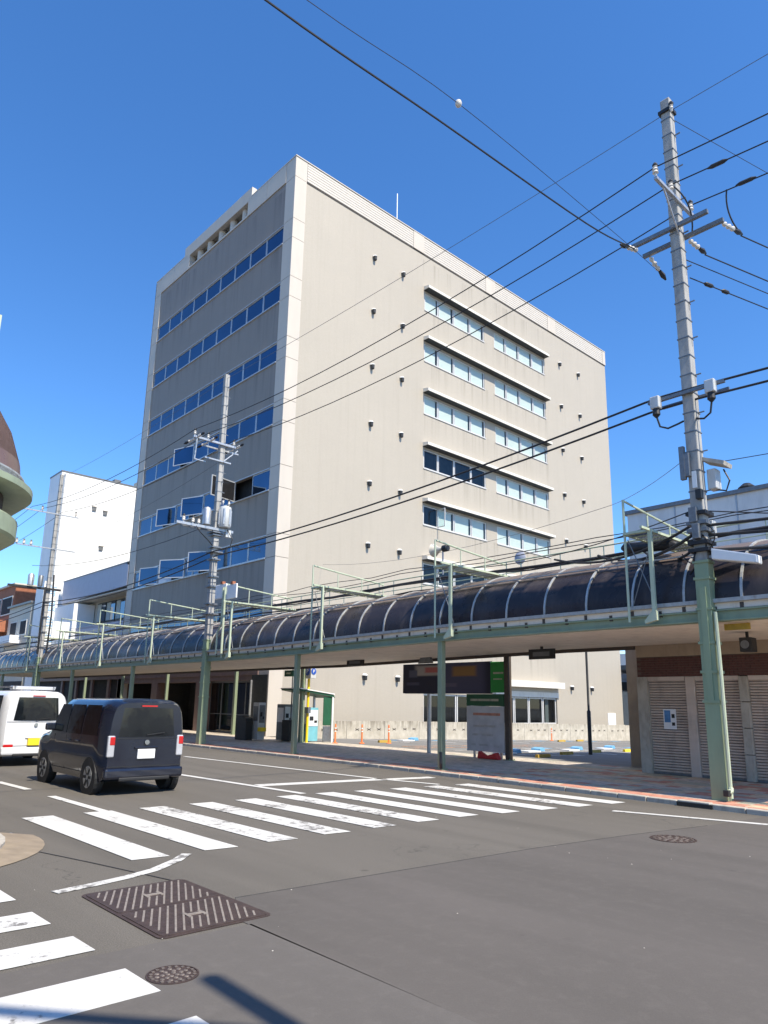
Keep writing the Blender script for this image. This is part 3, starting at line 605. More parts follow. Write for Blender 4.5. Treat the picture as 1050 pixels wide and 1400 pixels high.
# parking machines
t = thing('machine_shelter', 'white and green canopy shelter over the parking machines', 'shelter', (-.6,-4.7,.1))
part('roof', MB().prismY([(-1.9,2.18),(-1.9,2.24),(-.15,2.04),(-.05,1.9),(-.2,1.95)], -5.3,-3.9), M['dk_green'], t)
part('roof_trim', MB().prismY([(-1.92,2.24),(-1.92,2.28),(-.1,2.08),(-.1,2.04)], -5.34,-3.86), M['signwhite'], t)
part('side_panel', MB().box(-.62,-.2,-5.25,-5.2,.75,1.95), M['dk_green'], t, bev=.02); part('leg', MB().box(-.2,-.12,-5.3,-5.2,.05,1.95), M['signwhite'], t); part('leg', MB().box(-.2,-.12,-4.0,-3.92,.05,1.95), M['signwhite'], t)
part('lower_panel', MB().box(-.6,-.22,-5.24,-5.2,.1,.72), M['galv_dk'], t)
def machine(loc, w_, d, h, body, front, label, cat, name):
    x, y, z = loc; t = thing(name, label, cat, loc)
    part('body', MB().box(x,x+d,y,y+w_,z,z+h), M[body], t, bev=.02); part('front_panel', MB().box(x+.04,x+d-.04,y-.015,y,z+h*.45,z+h*.93), M[front], t)
    q = MB(); q.box(x+.08,x+d*.5,y-.03,y-.016,z+h*.62,z+h*.74); q.box(x+d*.6,x+d-.08,y-.03,y-.016,z+h*.55,z+h*.62); part('slot', q, M['black'], t)
    q = MB(); q.box(x-.01,x,y+.05,y+w_-.05,z+h*.5,z+h*.9); part('side_display', q, M[front], t); return t
machine((-1.25,-5.0,.1),.5,.55,1.38,'vm_teal','vm_white','teal and white parking payment machine behind the yellow post','machine','payment_machine')
machine((-1.7,-3.9,.1),.55,.45,1.5,'galv_dk','vm_white','dark narrow ticket machine between two green posts','machine','ticket_machine')
machine((-2.4,-3.0,.1),.45,.35,1.55,'box_grey','galv_dk','slim grey vending cabinet by the light tiled wall','vending machine','vending_cabinet')
one('notice_box', MB().box(-2.55,-2.3,-3.5,-3.2,.45,.62), M['yellow'], 'low yellow box in front of the grey vending cabinet', 'box', bev=.01)
t = thing('refuse_bin', 'black round topped bin standing by the building entrance', 'bin', (-2.8,-2.5,.06))
part('body', MB().prismX([(-2.75,.06),(-1.9,.06),(-1.9,.98),(-2.0,1.08),(-2.15,1.12),(-2.55,1.05),(-2.7,.98),(-2.75,.85)], -2.85,-2.5), M['black'], t, bev=.02); part('lid', MB().box(-2.87,-2.48,-2.5,-2.1,1.085,1.11), M['galv_dk'], t)
one('notice_box', MB().box(-1.9,-1.45,-4.6,-4.05,.1,.95), M['black'], 'low black cabinet behind the arcade rear post', 'box', bev=.02)
t = thing('exit_sign_box', 'small dark green sign box on a thin pole above the machines', 'sign', (-1.6,-4.1,2.8))
part('box', MB().box(-1.75,-1.6,-4.45,-3.85,2.77,3.03), M['dk_green'], t); part('panel_print', MB().box(-1.756,-1.751,-4.3,-4.0,2.86,2.94), M['green_lt'], t); part('post', MB().tube([(-1.55,-4.2,.1),(-1.55,-4.2,3.3)], .03, 8), M['cable_grey'], t)
t = thing('parking_sign', 'parking sign with white P on a blue disc on a yellow post', 'sign', (-1.35,-5.05,.06))
part('post', MB().tube([(-1.35,-5.1,.05),(-1.35,-5.1,2.7)], .055, 12), M['yellow'], t, smooth=True); part('box', MB().box(-1.5,-1.22,-5.42,-4.95,2.68,3.27), M['box_grey'], t, bev=.015)
part('band', MB().box(-1.503,-1.22,-5.423,-4.95,3.2,3.28), M['signorange'], t); 
def text_mesh(s, size, depth=.004):
    cu = bpy.data.curves.new('lettering', 'FONT'); cu.body = s; cu.size = size; cu.extrude = depth/2; cu.align_x = 'CENTER'; cu.align_y = 'CENTER'
    ob = bpy.data.objects.new('lettering', cu); link(ob); dg = bpy.context.evaluated_depsgraph_get(); me = bpy.data.meshes.new_from_object(ob.evaluated_get(dg)); bpy.data.objects.remove(ob); return me
def put_text(s, size, loc, face, m, parent, name='lettering', slant=0):
    me = text_mesh(s, size); R = {'-x': Matrix(((0,0,-1),(-1,0,0),(0,1,0))), '-y': Matrix(((1,0,0),(0,0,-1),(0,1,0)))}[face].to_4x4()
    me.transform(R); me.materials.clear(); me.materials.append(m); o = link(bpy.data.objects.new(name, me)); o.parent = parent; o.location = Vector(loc)-LOC[root_of(parent).name]; return o
for c, ax, fc, mm in (((-1.51,-5.185,2.97),'X','-x',-1),):
    part('disc', MB().lathe(c, [(.17,0),(.17,.012)], 24, 'X'), M['p_blue'], t); put_text('P', .26, (-1.515,-5.185,2.97), '-x', M['signwhite'], t)
part('disc', MB().lathe((-1.36,-5.435,2.97), [(.13,0),(.13,.012)], 24, 'Y'), M['p_blue'], t); put_text('P', .2, (-1.36,-5.44,2.97), '-y', M['signwhite'], t)
part('meter_box', MB().box(-1.45,-1.3,-5.25,-5.0,1.25,1.5), M['galv_dk'], t)
# ------------------------------------------------------------------ neighbouring buildings
T = thing('white_tower_block', 'tall plain white block beyond the office building', 'building', (3, 36, 0))
q = MB(); q.box(0, 16, 34.6, 37.7, 0, 21.5); part('wall', q, M['white'], T)
q = MB(); q.box(-.04, 16.04, 34.56, 37.74, 21.5, 21.62); part('coping', q, M['galv_dk'], T)
for x, z in ((3.14,18.63),(4.17,18.42),(4.12,15.09)):
    part('vent', MB().box(x-.18,x+.18,34.5,34.6,z-.18,z+.18), M['galv_dk'], T)
    part('vent_lintel', MB().box(x-.22,x+.22,34.46,34.6,z+.18,z+.24), M['kerb'], T)
part('downpipe', MB().tube([(.25,34.5,0),(.25,34.5,21.3)], .07, 8), M['galv'], T)
part('roof_unit', MB().box(4.9,5.5,35,35.6,21.62,22.0), M['galv_dk'], T); part('aerial', MB().tube([(7.2,35.2,21.6),(7.2,35.2,23.2)], .04, 6), M['galv_dk'], T)
part('roof_hut', MB().box(7.6,9.5,35,37,21.6,22.6), M['cream'], T)
A = thing('annex_building', 'low annex with a projecting lilac grey upper box over recessed windows', 'building', (3, 24, 0))
q = MB(); q.prismX([(18.0,9.35),(30.7,9.2),(30.7,11.0),(18.5,11.0),(18.0,10.8)], -.02, 5); part('upper_box', q, M['lilac'], A)
part('coping', MB().box(-.06, 5, 18.0, 30.74, 11.0, 11.07), M['galv_dk'], A)
part('soffit', MB().box(.05, 5, 18.05, 30.6, 9.1, 9.19), M['cream'], A)
part('wall', MB().box(1.35, 12, 18.02, 30.6, 0, 9.1), M['cream'], A)
part('wall', MB().box(-.0, .2, 18.02, 30.6, 5.4, 7.0), M['lilac'], A)
part('wall', MB().box(-.3, 1.3, 26.9, 31.5, 5.6, 8.9), M['white'], A)
for a, b in ((19.3,20.4),(20.9,22.6),(22.7,24.4),(24.5,26.2)):
    f = part('window_frame', MB().box(1.26,1.35,a,b,7.4,8.95), M['black'], A)
    part('pane', MB().box(1.235,1.255,a+.08,(a+b)/2-.04,7.5,8.85), M['blue_pane'], f); part('pane', MB().box(1.235,1.255,(a+b)/2+.04,b-.08,7.5,8.85), M['blind'], f)
part('ground_floor_wall', MB().box(.2,1.3,18.02,34.5,0,3.1), M['dark_room'], A)
for y in (19.5,22.5,25.5,28.5): part('shop_pier', MB().box(.05,.2,y,y+.35,.05,3), M['brown_fascia'], A)
part('fascia', MB().box(-.02,.2,18.02,34.5,3.0,5.2), M['brown_fascia'], A)
SG = thing('vertical_shop_sign', 'white upright projecting sign with pale blue characters before the white tower', 'sign', (-.6,30.3,8))
part('board', MB().box(-1.35,-.15,31.2,31.45,4.4,11.0), M['signwhite'], SG)
M['pale_blue'] = mat('pale_blue', (.25,.45,.7), .5)
for i, ch in enumerate('有限会社'): put_text(ch, 1.0, (-.75, 31.19, 10.2-i*1.25), '-y', M['pale_blue'], SG)
part('bracket', MB().box(-1.3,-.1,31.25,31.4,5.0,5.1), M['brown_fascia'], SG)
def house(name, label, x0, x1, y0, y1, h, m, wins, roof=None, base=0):
    t = thing(name, label, 'house', ((x0+x1)/2, (y0+y1)/2, base)); part('wall', MB().box(x0,x1,y0,y1,base,h), M[m], t)
    if roof: part('roof', MB().box(x0-.2,x1+.2,y0-.2,y1+.2,h,h+.18), M[roof], t)
    for (a, b, z0, z1, side) in wins:
        if side == 'x': f = part('window_frame', MB().box(x0-.05,x0,a,b,z0,z1), M['frame'], t); part('pane', MB().box(x0-.06,x0-.051,a+.1,b-.1,z0+.1,z1-.1), M['dark_room'], f)
        else: f = part('window_frame', MB().box(a,b,y0-.05,y0,z0,z1), M['frame'], t); part('pane', MB().box(a+.1,b-.1,y0-.06,y0-.051,z0+.1,z1-.1), M['room_glass'], f)
    return t
h1 = house('cream_house', 'cream shop house with a dark roof edge beyond the white tower', 0,9,38.4,45.0,10.0,'cream',[(39.2,41,7.2,8.6,'x'),(42,44,7.2,8.6,'x'),(1,3,7,8.5,'y'),(39.2,41,4.8,6,'x')],'galv_dk')
part('balcony', MB().box(-.9,0,40.6,45.0,6.5,7.2), M['white'], h1)
h2 = house('red_brick_house', 'red brown house with dark balcony openings at the far left', .3,9,45.1,53,12.4,'brown_wall',[(45.6,49,9.6,11.4,'x'),(49.4,52,9.6,11.4,'x')],'cream')
part('balcony', MB().box(-.8,.3,45.2,53,7.8,8.9), M['brown_wall'], h2); part('wall', MB().box(-.05,.25,45.1,53,0,7.2), M['cream'], h2)
for i, (a, b, h, m) in enumerate(((53.2,60,9,'white'),(60.2,70,12,'cream'))): house('street_house', ['white house next along the street past the red brown one','cream block farthest along the street'][i], 0,9,a,b,h,m,[(a+1,a+3,h-3,h-1.5,'x'),(a+3.5,a+5.5,h-3,h-1.5,'x')],'galv_dk')
q = MB(); q.box(.35,1.2,34.7,70,.05,3.1); part('ground_floor_wall', MB().box(-.06,-.01,38.5,53,0.05,3.1), M['dark_room'], h1)
for i, (a, b, h, m) in enumerate(((-18,-8,9.5,'cream'),(-7.8,3,12,'brown_wall'),(3.2,16,8.5,'shed'),(16.2,34,11,'cream'),(34.2,60,9,'lilac'))):  # unseen far side of the street, added to darken reflections in the glass
    house('unseen_house', ['unseen cream shop house behind the corner arcade','unseen red brown shop house second along the far pavement','unseen grey sheet clad shop on the far pavement','unseen long cream block on the far pavement','unseen lilac grey block at the end of the far pavement'][i], -34,-21.4,a,b,h,m,[(-30+j*2.6,-28.6+j*2.6,z,z+1.4,'y') for j in range(2) for z in (4.5,)],'galv_dk')
# houses behind the car park
hb = thing('slate_house', 'grey house with sloping dark roof edge behind the car park', 'house', (38,-4,-.8))
part('wall', MB().box(36.5,44,-9,2,-1.2,4.6), M['lilac'], hb); part('lower_wall', MB().box(36.2,36.5,-9.5,2.2,-1.2,3.1), M['cream'], hb)
q = MB(); q.prismY([(35.6,4.9),(44.4,4.0),(44.4,4.3),(35.6,5.25)], -9.6, 2.4); part('roof', q, M['galv_dk'], hb)
part('window_frame', MB().box(36.12,36.5,-4,1.5,3.2,3.9), M['black'], hb); part('door', MB().box(36.1,36.2,-1.9,-.3,-1,1.9), M['galv_dk'], hb)
part('storey_band', MB().box(36.3,36.52,-9,2,4.15,4.25), M['galv'], hb)
hb2 = thing('pale_house', 'pale block wall rising behind the grey house', 'house', (50,0,-.8)); part('wall', MB().box(48,58,-14,10,-1.2,7.2), M['white'], hb2)
for y in (-6,-3,0): part('window_frame', MB().box(47.95,48,y,y+1.2,4,5.4), M['galv'], hb2)
one('side_fence', MB().box(34.7,36,-6,-5.85,-.9,.7), M['conc'], 'pale block fence beside the grey door behind the car park', 'fence')
# ------------------------------------------------------------------ shuttered shop
S = thing('shuttered_shop', 'corner shop with three grey roller shutters under a maroon brick band', 'shop', (0,-24.5,0))
YE = -28.6
part('wall', MB().box(-1.55, 9, YE, -20.25, 0, 3.42), M['wallbeige'], S)
part('upper_wall', MB().box(.6, 9, YE, -18.95, 3.45, 7.68), M['shed'], S)
part('roof_edge', MB().box(.52, 9.1, YE-.1, -18.85, 7.68, 7.8), M['galv_dk'], S)
for y in [-19.6-.9*i for i in range(10)]: part('seam', MB().box(.575,.6,y-.02,y+.02,3.5,7.66), M['galv'], S)
part('roof_hood', MB().lathe((.9,-22.5,7.8), [(.2,0),(.24,.1),(.1,.22)], 12), M['black'], S)
part('side_wall', MB().box(.0, 9, -20.25, -18.95, -.3, 3.5), M['wallbeige'], S)
part('pier', MB().box(-1.78,-1.55,-20.5,-20.22,.05,2.5), M['kerb'], S)
part('lintel', MB().box(-1.76,-1.5,YE,-20.22,3.02,3.4), M['wallbeige'], S)
part('band_backing', MB().box(-1.73,-1.5,YE,-20.22,2.5,3.02), M['mortar'], S)
q = MB(); z = 2.505; r = 0
while z < 3.0:
    y = -20.24 - (.1 if r % 2 else 0); 
    while y > YE+.2: q.box(-1.745-random.uniform(0,.003), -1.73, y-.192, y, z, z+.054); y -= .2
    z += .062; r += 1
part('brick', q, M['brick'], S, stuff=True)
sm = MB(); 
slatm = {}
def shutter(y0, y1):
    L = round(y0-y1, 2)
    f = part('shutter_housing', MB().box(-1.75,-1.6,y1,y0,2.4,2.5), M['shutter'], S)
    if L not in slatm:
        me = MB().prismY([(.012,.0),(-.02,.003),(-.032,.018),(-.032,.038),(-.02,.054),(.012,.057)], -L, 0).mesh('shutter_slat'); me.materials.append(M['shutter']); slatm[L] = me
    z = .11
    while z < 2.39: inst('shutter_slat', slatm[L], (-1.655, y0, z), S); z += .0665
    part('bottom_rail', MB().box(-1.69,-1.64,y1,y0,.06,.11), M['galv_dk'], S)
part('shutter_backing', MB().box(-1.64,-1.56,YE+.2,-20.5,.05,2.5), M['black'], S)
for a, b in ((-20.51,-21.5),(-21.76,-22.83),(-23.05,-24.9),(-25.1,-27.0),(-27.1,-28.4)):
    shutter(a, b)
part('mullion', MB().box(-1.75,-1.6,-21.75,-21.51,.05,2.5), M['shutter'], S, bev=.01); 
for i in range(4): part('pier', MB().box(-1.8,-1.6,-23.04,-22.84,.06+i*.61,.655+i*.61), M['kerb'], S, bev=.01)
part('mullion', MB().box(-1.75,-1.6,-25.09,-24.91,.05,2.5), M['galv'], S)
t = thing('poster', 'white and blue notice taped to the first shutter beside the corner pier', 'poster', (-1.7,-21.0,1.19))
part('sheet', MB().box(-1.705,-1.7,-21.2,-20.86,1.18,1.68), M['poster_w'], t); part('picture', MB().box(-1.709,-1.706,-21.05,-20.89,1.35,1.65), M['poster_b'], t)
q = MB(); q.box(-1.709,-1.706,-21.16,-21.08,1.46,1.56); q.box(-1.709,-1.706,-21.16,-21.08,1.27,1.35); part('picture', q, M['black'], t)
# ------------------------------------------------------------------ arcade over the east pavement
AR = thing('arcade', 'long green framed pavement arcade with a smoked curved roof and white ribs', 'arcade', (-5.85,-16.9,0))
def dz(y): return -.016*(max(-18, min(-7.5, y))+18)
def prof(y, n=14, off=0.0):
    pts = []
    for i in range(n+1):
        a = math.pi/2*i/n; pts.append((-5.88 + 1.84*(1-math.cos(a)) - off*math.cos(a), 3.76+dz(y)+1.38*math.sin(a)**.92 + off*math.sin(a)))
    pts += [(-3.1, 5.13+dz(y)+off), (-2.1, 5.0+dz(y)+off)]
    return pts
y0 = -16.87-1.11*9; K = 49
for k in range(K):
    a = y0+1.11*k; b = a+1.11; q = MB(); pa, pb = prof(a), prof(b)
    n = len(pa); s = random.uniform(-.01,.01)
    q.add([(x, a+.02, z+s) for x, z in pa]+[(x, b-.02, z+s) for x, z in pb], [(i, i+1, i+1+n, i+n) for i in range(n-1)])
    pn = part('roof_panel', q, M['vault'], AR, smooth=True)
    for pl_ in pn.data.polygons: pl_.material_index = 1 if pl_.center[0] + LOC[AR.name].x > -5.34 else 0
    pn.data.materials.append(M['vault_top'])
    r = MB(); pr = prof(a, off=.025); m_ = len(pr)
    r.add([(x, a-.024, z) for x, z in pr]+[(x, a+.024, z) for x, z in pr]+[(x+.02, a-.024, z-.06) for x, z in pr]+[(x+.02, a+.024, z-.06) for x, z in pr],
          [(i, i+1, i+1+m_, i+m_) for i in range(m_-1)]+[(i, i+2*m_, i+1+2*m_, i+1) for i in range(m_-1)]+[(i+m_, i+1+m_, i+1+3*m_, i+3*m_) for i in range(m_-1)])
    part('rib', r, M['rib'], AR)
ye = y0+1.11*K
def run(name, f, m, step=5.55, **kw):                # member along the arcade that follows its slight fall
    ys = [y0-.2, -24, -18, -15, -12, -9, -7.5, ye]
    for a, b in zip(ys[:-1], ys[1:]):
        q = MB(); f(q, a, b, dz(a), dz(b)); part(name, q, M[m], AR, **kw)
def bx(q, x0, x1, z0, z1, a, b, da, db):
    q.add([(x0,a,z0+da),(x1,a,z0+da),(x1,a,z1+da),(x0,a,z1+da),(x0,b,z0+db),(x1,b,z0+db),(x1,b,z1+db),(x0,b,z1+db)], [(0,1,2,3),(7,6,5,4),(0,4,5,1),(1,5,6,2),(2,6,7,3),(3,7,4,0)])
run('gutter', lambda q, a, b, da, db: bx(q, -5.99, -5.84, 3.69, 3.765, a, b, da, db), 'gutter')
run('gutter_board', lambda q, a, b, da, db: bx(q, -5.92, -5.86, 3.57, 3.688, a, b, da, db), 'soffit')
run('front_beam', lambda q, a, b, da, db: (bx(q, -5.95, -5.75, 3.53, 3.56, a, b, da, db), bx(q, -5.9, -5.84, 3.37, 3.53, a, b, da, db), bx(q, -5.95, -5.75, 3.34, 3.37, a, b, da, db)), 'green')
run('soffit_board', lambda q, a, b, da, db: bx(q, -5.74, -1.75, 3.33, 3.38, a, b, da, db), 'soffit')
run('back_beam', lambda q, a, b, da, db: bx(q, -1.74, -1.6, 3.24, 3.42, a, b, da, db), 'dark_beam')
run('back_gutter', lambda q, a, b, da, db: bx(q, -2.1, -1.62, 4.5, 5.0, a, b, da, db), 'gutter')
run('back_board', lambda q, a, b, da, db: bx(q, -1.76, -1.72, 3.42, 4.5, a, b, da, db), 'soffit')
run('purlin', lambda q, a, b, da, db: bx(q, -5.42, -5.36, 4.79, 4.815, a, b, da, db), 'rib')
part('end_board', MB().box(-5.9,-2.1,y0-.05,y0-.02,3.4,4.95), M['soffit'], AR)
brk = MB().box(-5.93,-5.86,-.035,.035,-.1,.02).mesh('gutter_bracket'); brk.materials.append(M['dark_beam'])
for k in range(K): y = y0+1.11*k; inst('gutter_bracket', brk, (0, y, 3.65+dz(y)), AR)
for k in range(K): y = y0+1.11*k+.5; inst('gutter_bracket', brk, (0, y, 3.6+dz(y)), AR)
rnd = random.Random(3)
def apost(x, y, w_, m='green', base=.05, top=3.36):
    q = MB(); q.box(x-w_/2,x+w_/2,y-w_/2,y+w_/2,base,top+dz(y)); p_ = part('post', q, M[m], AR, bev=.008)
    f = MB(); f.box(x-w_*.8,x+w_*.8,y-w_*.8,y+w_*.8,base,base+.03); 
    for sx in (-1,1):
        for sy in (-1,1): f.lathe((x+sx*w_*.65,y+sy*w_*.65,base+.03), [(.018,0),(.018,.03)], 6)
    part('base_plate', f, M['green'], p_)
    q = MB(); q.prismX([(y-.35,top-.02+dz(y)),(y-w_/2,top-.3+dz(y)),(y-w_/2,top+dz(y))], x-.02, x+.02); q.prismX([(y+w_/2,top+dz(y)),(y+w_/2,top-.3+dz(y)),(y+.35,top-.02+dz(y))], x-.02, x+.02); 
    return p_
for y in (-16.9, -10.45, -4.35, 2.3, 9.9, 16.2, 22.6): apost(-5.85, y, .15)
for y in (-15.75, -4.95): apost(-1.55, y, .17, 'dark_beam' if y < -10 else 'green')
apost(-5.85, -26.6, .15)
for y in (2.3, 9.9, 16.2, 22.6): apost(-.4, y, .15, 'green')
part('drain_outlet', MB().tube([(-5.95,-16.98,.1),(-5.98,-17.0,.22),(-5.94,-16.96,.5)], .04, 8), M['black'], AR)
# catwalks over the roof
for i, ya in enumerate((-22.45, -16.9, -11.45, -5.95, .6, 6.2, 11.8, 17.4)):
    yb = ya-.57; d_ = dz(ya); cw = part('catwalk', MB().tube([(-6.11,ya,3.42+d_),(-6.11,ya,6.06)], .028, 6), M['green_lt'], AR)
    part('post', MB().box(-6.16,-6.1,yb-.04,yb+.04,3.45+d_,5.3), M['green_lt'], cw)
    part('shoe', MB().prismX([(yb-.06,3.42+d_),(yb+.2,3.36+d_),(yb+.2,3.42+d_),(yb+.04,3.6+d_),(yb-.06,3.6+d_)], -6.18,-6.08), M['green_lt'], cw)
    q = MB(); q.tube([(-6.11,ya,6.05),(-5.06,ya,5.96),(-3.0,ya,5.8)], .026, 6)
    for x in (-5.06,-4.0,-3.0): q.tube([(x,ya,5.28),(x,ya,5.92)], .018, 6)
    part('handrail', q, M['green_lt'], cw)
    q = MB(); q.bar((-6.5,yb,5.3),(-2.2,yb,5.3),.05); q.bar((-6.15,ya,5.3),(-2.2,ya,5.3),.05)
    for j in range(14): q.bar((-6.1+j*.29,yb,5.28),(-6.1+j*.29,ya,5.28),.03)
    q.bar((-6.13,yb,5.3),(-6.13,ya,5.3),.05); part('frame', q, M['green_lt'], cw)
    q = MB()
    for j in range(36): q.bar((-6.05+j*.108,yb+.02,5.31),(-6.05+j*.108,ya-.02,5.31),.03,.02)
    for j in range(8): q.bar((-6.1,yb+.05+j*.067,5.3),(-2.2,yb+.05+j*.067,5.3),.012,.02)
    part('grating', q, M['galv_dk'], cw)
    q = MB(); q.tube([(-6.0,ya,5.2),(-5.97,yb,3.7+d_)], .012, 5); q.tube([(-6.0,yb,5.2),(-5.97,ya,3.7+d_)], .012, 5); part('cross_brace', q, M['galv_dk'], cw)
# walkway rails along the ridge
q = MB(); q.tube([(-2.6,y0,6.02),(-2.6,ye,5.9)], .018, 6); q.tube([(-2.6,y0,5.66),(-2.6,ye,5.56)], .015, 6); q.tube([(-3.3,y0,5.85),(-3.3,ye,5.72)], .018, 6)
part('ridge_rail', q, M['green_lt'], AR)
rp = MB().tube([(0,0,5.0),(0,0,6.0)], .016, 6).mesh('rail_post'); rp.materials.append(M['green_lt'])
for k in range(40):
    y = y0+1.39*k; inst('rail_post', rp, (-2.6, y, 0), AR)
    if k % 2: inst('rail_post', rp, (-3.3, y, -.18), AR)
part('walkway_deck', MB().box(-3.3,-2.5,y0,ye,5.22,5.26), M['galv_dk'], AR)
# ------------------------------------------------------------------ west corner of the opposite arcade
WA = thing('corner_arcade', 'rounded green corner of the opposite pavement arcade at the left edge', 'arcade', (-18.7,-19.8,0))
def wpath(off):
    c = (-18.65,-19.75); r = 1.45-off
    return [(-17.2-off, 40)] + [(-17.2-off, y) for y in (20, 0,-10,-15,-18)] + [(c[0]+r*math.cos(a), c[1]+r*math.sin(a)) for a in [math.radians(-i*7.5) for i in range(13)]] + [(x, -21.2+off) for x in (-19.5,-22,-30,-45)]
def sweep(name, profile, m, smooth=True):            # profile of (offset inward, z)
    rows = [[(x, y, z) for x, y in wpath(o)] for o, z in profile]; n = len(rows[0]); q = MB(); q.add([p for r in rows for p in r], [(j*n+i, j*n+i+1, (j+1)*n+i+1, (j+1)*n+i) for j in range(len(rows)-1) for i in range(n-1)])
    return part(name, q, M[m], WA, smooth)
sweep('upper_ring', [(.4,4.17),(.02,4.15),(-.03,4.17),(-.03,4.25),(.06,4.28),(.3,4.33)], 'rim_green')
sweep('ring_web', [(.3,4.16),(.3,3.9)], 'dark_beam')
sweep('lower_ring', [(.45,3.62),(.14,3.59),(.1,3.62),(.1,3.83),(.14,3.86),(.4,3.9)], 'rim_green')
sweep('inner_web', [(.45,3.62),(.47,3.8)], 'dark_beam'); sweep('soffit', [(.42,3.56),(3,3.6)], 'brown_fascia')
sweep('vault', [(.12,4.32),(.16,4.6),(.3,5.0),(.6,5.5),(1.05,5.95),(1.3,6.1)], 'vault_brown'); sweep('vault_trim', [(.08,4.3),(.08,4.38),(.14,4.4)], 'rib')
for y in (-10,-13,-16,-18.6): part('gusset', MB().prismY([(-17.42,3.88),(-17.3,4.15),(-17.55,4.15),(-17.55,3.88)], y-.03, y+.03), M['green_lt'], WA)
for x in (-19.2,-21,-23): part('gusset', MB().prismX([(-20.98,3.88),(-21.1,4.15),(-20.8,4.15),(-20.8,3.88)], x-.03, x+.03), M['green_lt'], WA)
sweep('inner_web', [(.5,3.46),(.52,4.1)], 'dark_beam'); sweep('soffit', [(.42,3.52),(3,3.55)], 'brown_fascia')
sweep('vault', [(.12,4.28),(.16,4.6),(.3,5.0),(.6,5.5),(1.05,5.95),(1.3,6.1)], 'brown_fascia'); sweep('vault_trim', [(.08,4.26),(.08,4.36),(.14,4.38)], 'rib')
part('corner_post', MB().box(-18.75,-18.5,-19.9,-19.65,.1,3.5), M['green'], WA)
part('corner_post', MB().box(-18.05,-17.98,-20.6,-20.53,4.3,6.35), M['green_lt'], WA)
# ------------------------------------------------------------------ utility poles
def pole(x, y, h, w0, w1, label, green=4.5, rot=0, base=0.05):
    t = thing('utility_pole', label, 'utility pole', (x, y, base))
    def sq(mb, z0, z1, s=1.0):
        a = (w0+(w1-w0)*z0/h)/2*s; b = (w0+(w1-w0)*z1/h)/2*s; c = .72
        mb.add([(x+i*a,y+j*a,z0) for i,j in ((-1,-1),(1,-1),(1,1),(-1,1))]+[(x+i*b,y+j*b,z1) for i,j in ((-1,-1),(1,-1),(1,1),(-1,1))], [(3,2,1,0),(4,5,6,7),(0,1,5,4),(1,2,6,5),(2,3,7,6),(3,0,4,7)])
    q = MB(); sq(q, green-.3, h); part('shaft', q, M['concrete_pole'], t, bev=.02)
    q = MB(); sq(q, base, green, 1.08); part('casing', q, M['green_pole'], t, bev=.012)
    for z in (green-.02, green-.35, 3.55, 2.9, 2.35, 1.8): q = MB(); sq(q, z, z+.05, 1.25); part('casing_band', q, M['green_pole'], t)
    z = green+.6; k = 0
    bm = MB(); st = MB()
    while z < h-.5:
        bm = MB(); sq(bm, z, z+.025, 1.08); part('steel_band', bm, M['galv_dk'], t); s = 1 if k % 2 else -1
        a = (w0+(w1-w0)*z/h)/2; st.bar((x+a-.02,y-a*.4,z+.012),(x+a+.13,y-a*.4,z+.012),.022) if k%2 else st.bar((x+a*.3,y-a,z+.012),(x+a*.3,y-a-.13,z+.012),.022); part('step_bolt', st, M['galv_dk'], t); st = MB()
        z += .42; k += 1
    return t
def pin_ins(t, x, y, z, h=.26, r=.065):
    part('insulator', MB().lathe((x,y,z), [(.02,0),(.03,.06),(r,.08),(r*.7,.13),(r,.15),(r*.6,.2),(r*.8,h-.04),(.03,h)], 10), M['porcelain'], t, smooth=True)
    part('insulator_cap', MB().lathe((x,y,z+h-.03), [(.05,0),(.06,.04),(.03,.09)], 8), M['cable'], t)
def strain(t, a, b):
    a, b = Vector(a), Vector(b); n = 7; rs = [.02,.055,.03,.06,.03,.06,.02]; pts = [a+(b-a)*i/(n-1) for i in range(n)]
    part('strain_insulator', MB().tube(pts, rs, 8), M['porcelain'], t); c = b + (b-a).normalized()*.05
    part('strain_clamp', MB().tube([b, c+(b-a)*.25, b+(b-a)*.7], [.035,.06,.02], 7), M['cable'], t)
P1 = pole(-5.88, -23.97, 15.32, .265, .215, 'tall square concrete pole with a green casing foot before the shuttered shop')
part('cover_plate', MB().box(-6.045,-6.0,-24.03,-23.91,1.8,4.0), M['green_pole'], P1)
part('conduit', MB().tube([(-6.02,-24.19,.12),(-6.02,-24.19,2.3),(-6.0,-24.17,3.5)], .035, 8), M['green_lt'], P1)
part('conduit', MB().tube([(-6.1,-24.17,.22),(-6.04,-24.2,.25),(-6.02,-24.19,.3)], .05, 8), M['green_lt'], P1); part('conduit_mouth', MB().box(-6.2,-6.08,-24.22,-24.12,.16,.27), M['black'], P1, bev=.01)
def cross_y(t, x, z, ya, yb, m='galv_dk', s=.085): part('crossarm', MB().bar((x,ya,z),(x,yb,z),s), M[m], t)
def cross_x(t, y, z, xa, xb, m='galv', s=.07, dz_=0): part('crossarm', MB().bar((xa,y,z),(xb,y,z+dz_),s), M[m], t)
cross_y(P1, -6.05, 11.93, -23.0, -24.72); cross_y(P1, -5.72, 11.8, -23.1, -24.9)
part('arm_bolt', MB().bar((-6.1,-23.97,11.93),(-5.65,-23.97,11.8),.05), M['galv_dk'], P1)
cross_x(P1, -24.1, 12.56, -7.02, -5.3, 'galv', .07)
part('arm_stay', MB().bar((-6.7,-24.1,12.54),(-5.95,-24.06,11.7),.03), M['galv'], P1)
for x in (-7.0,-6.3,-5.35): pin_ins(P1, x, -24.1, 12.6)
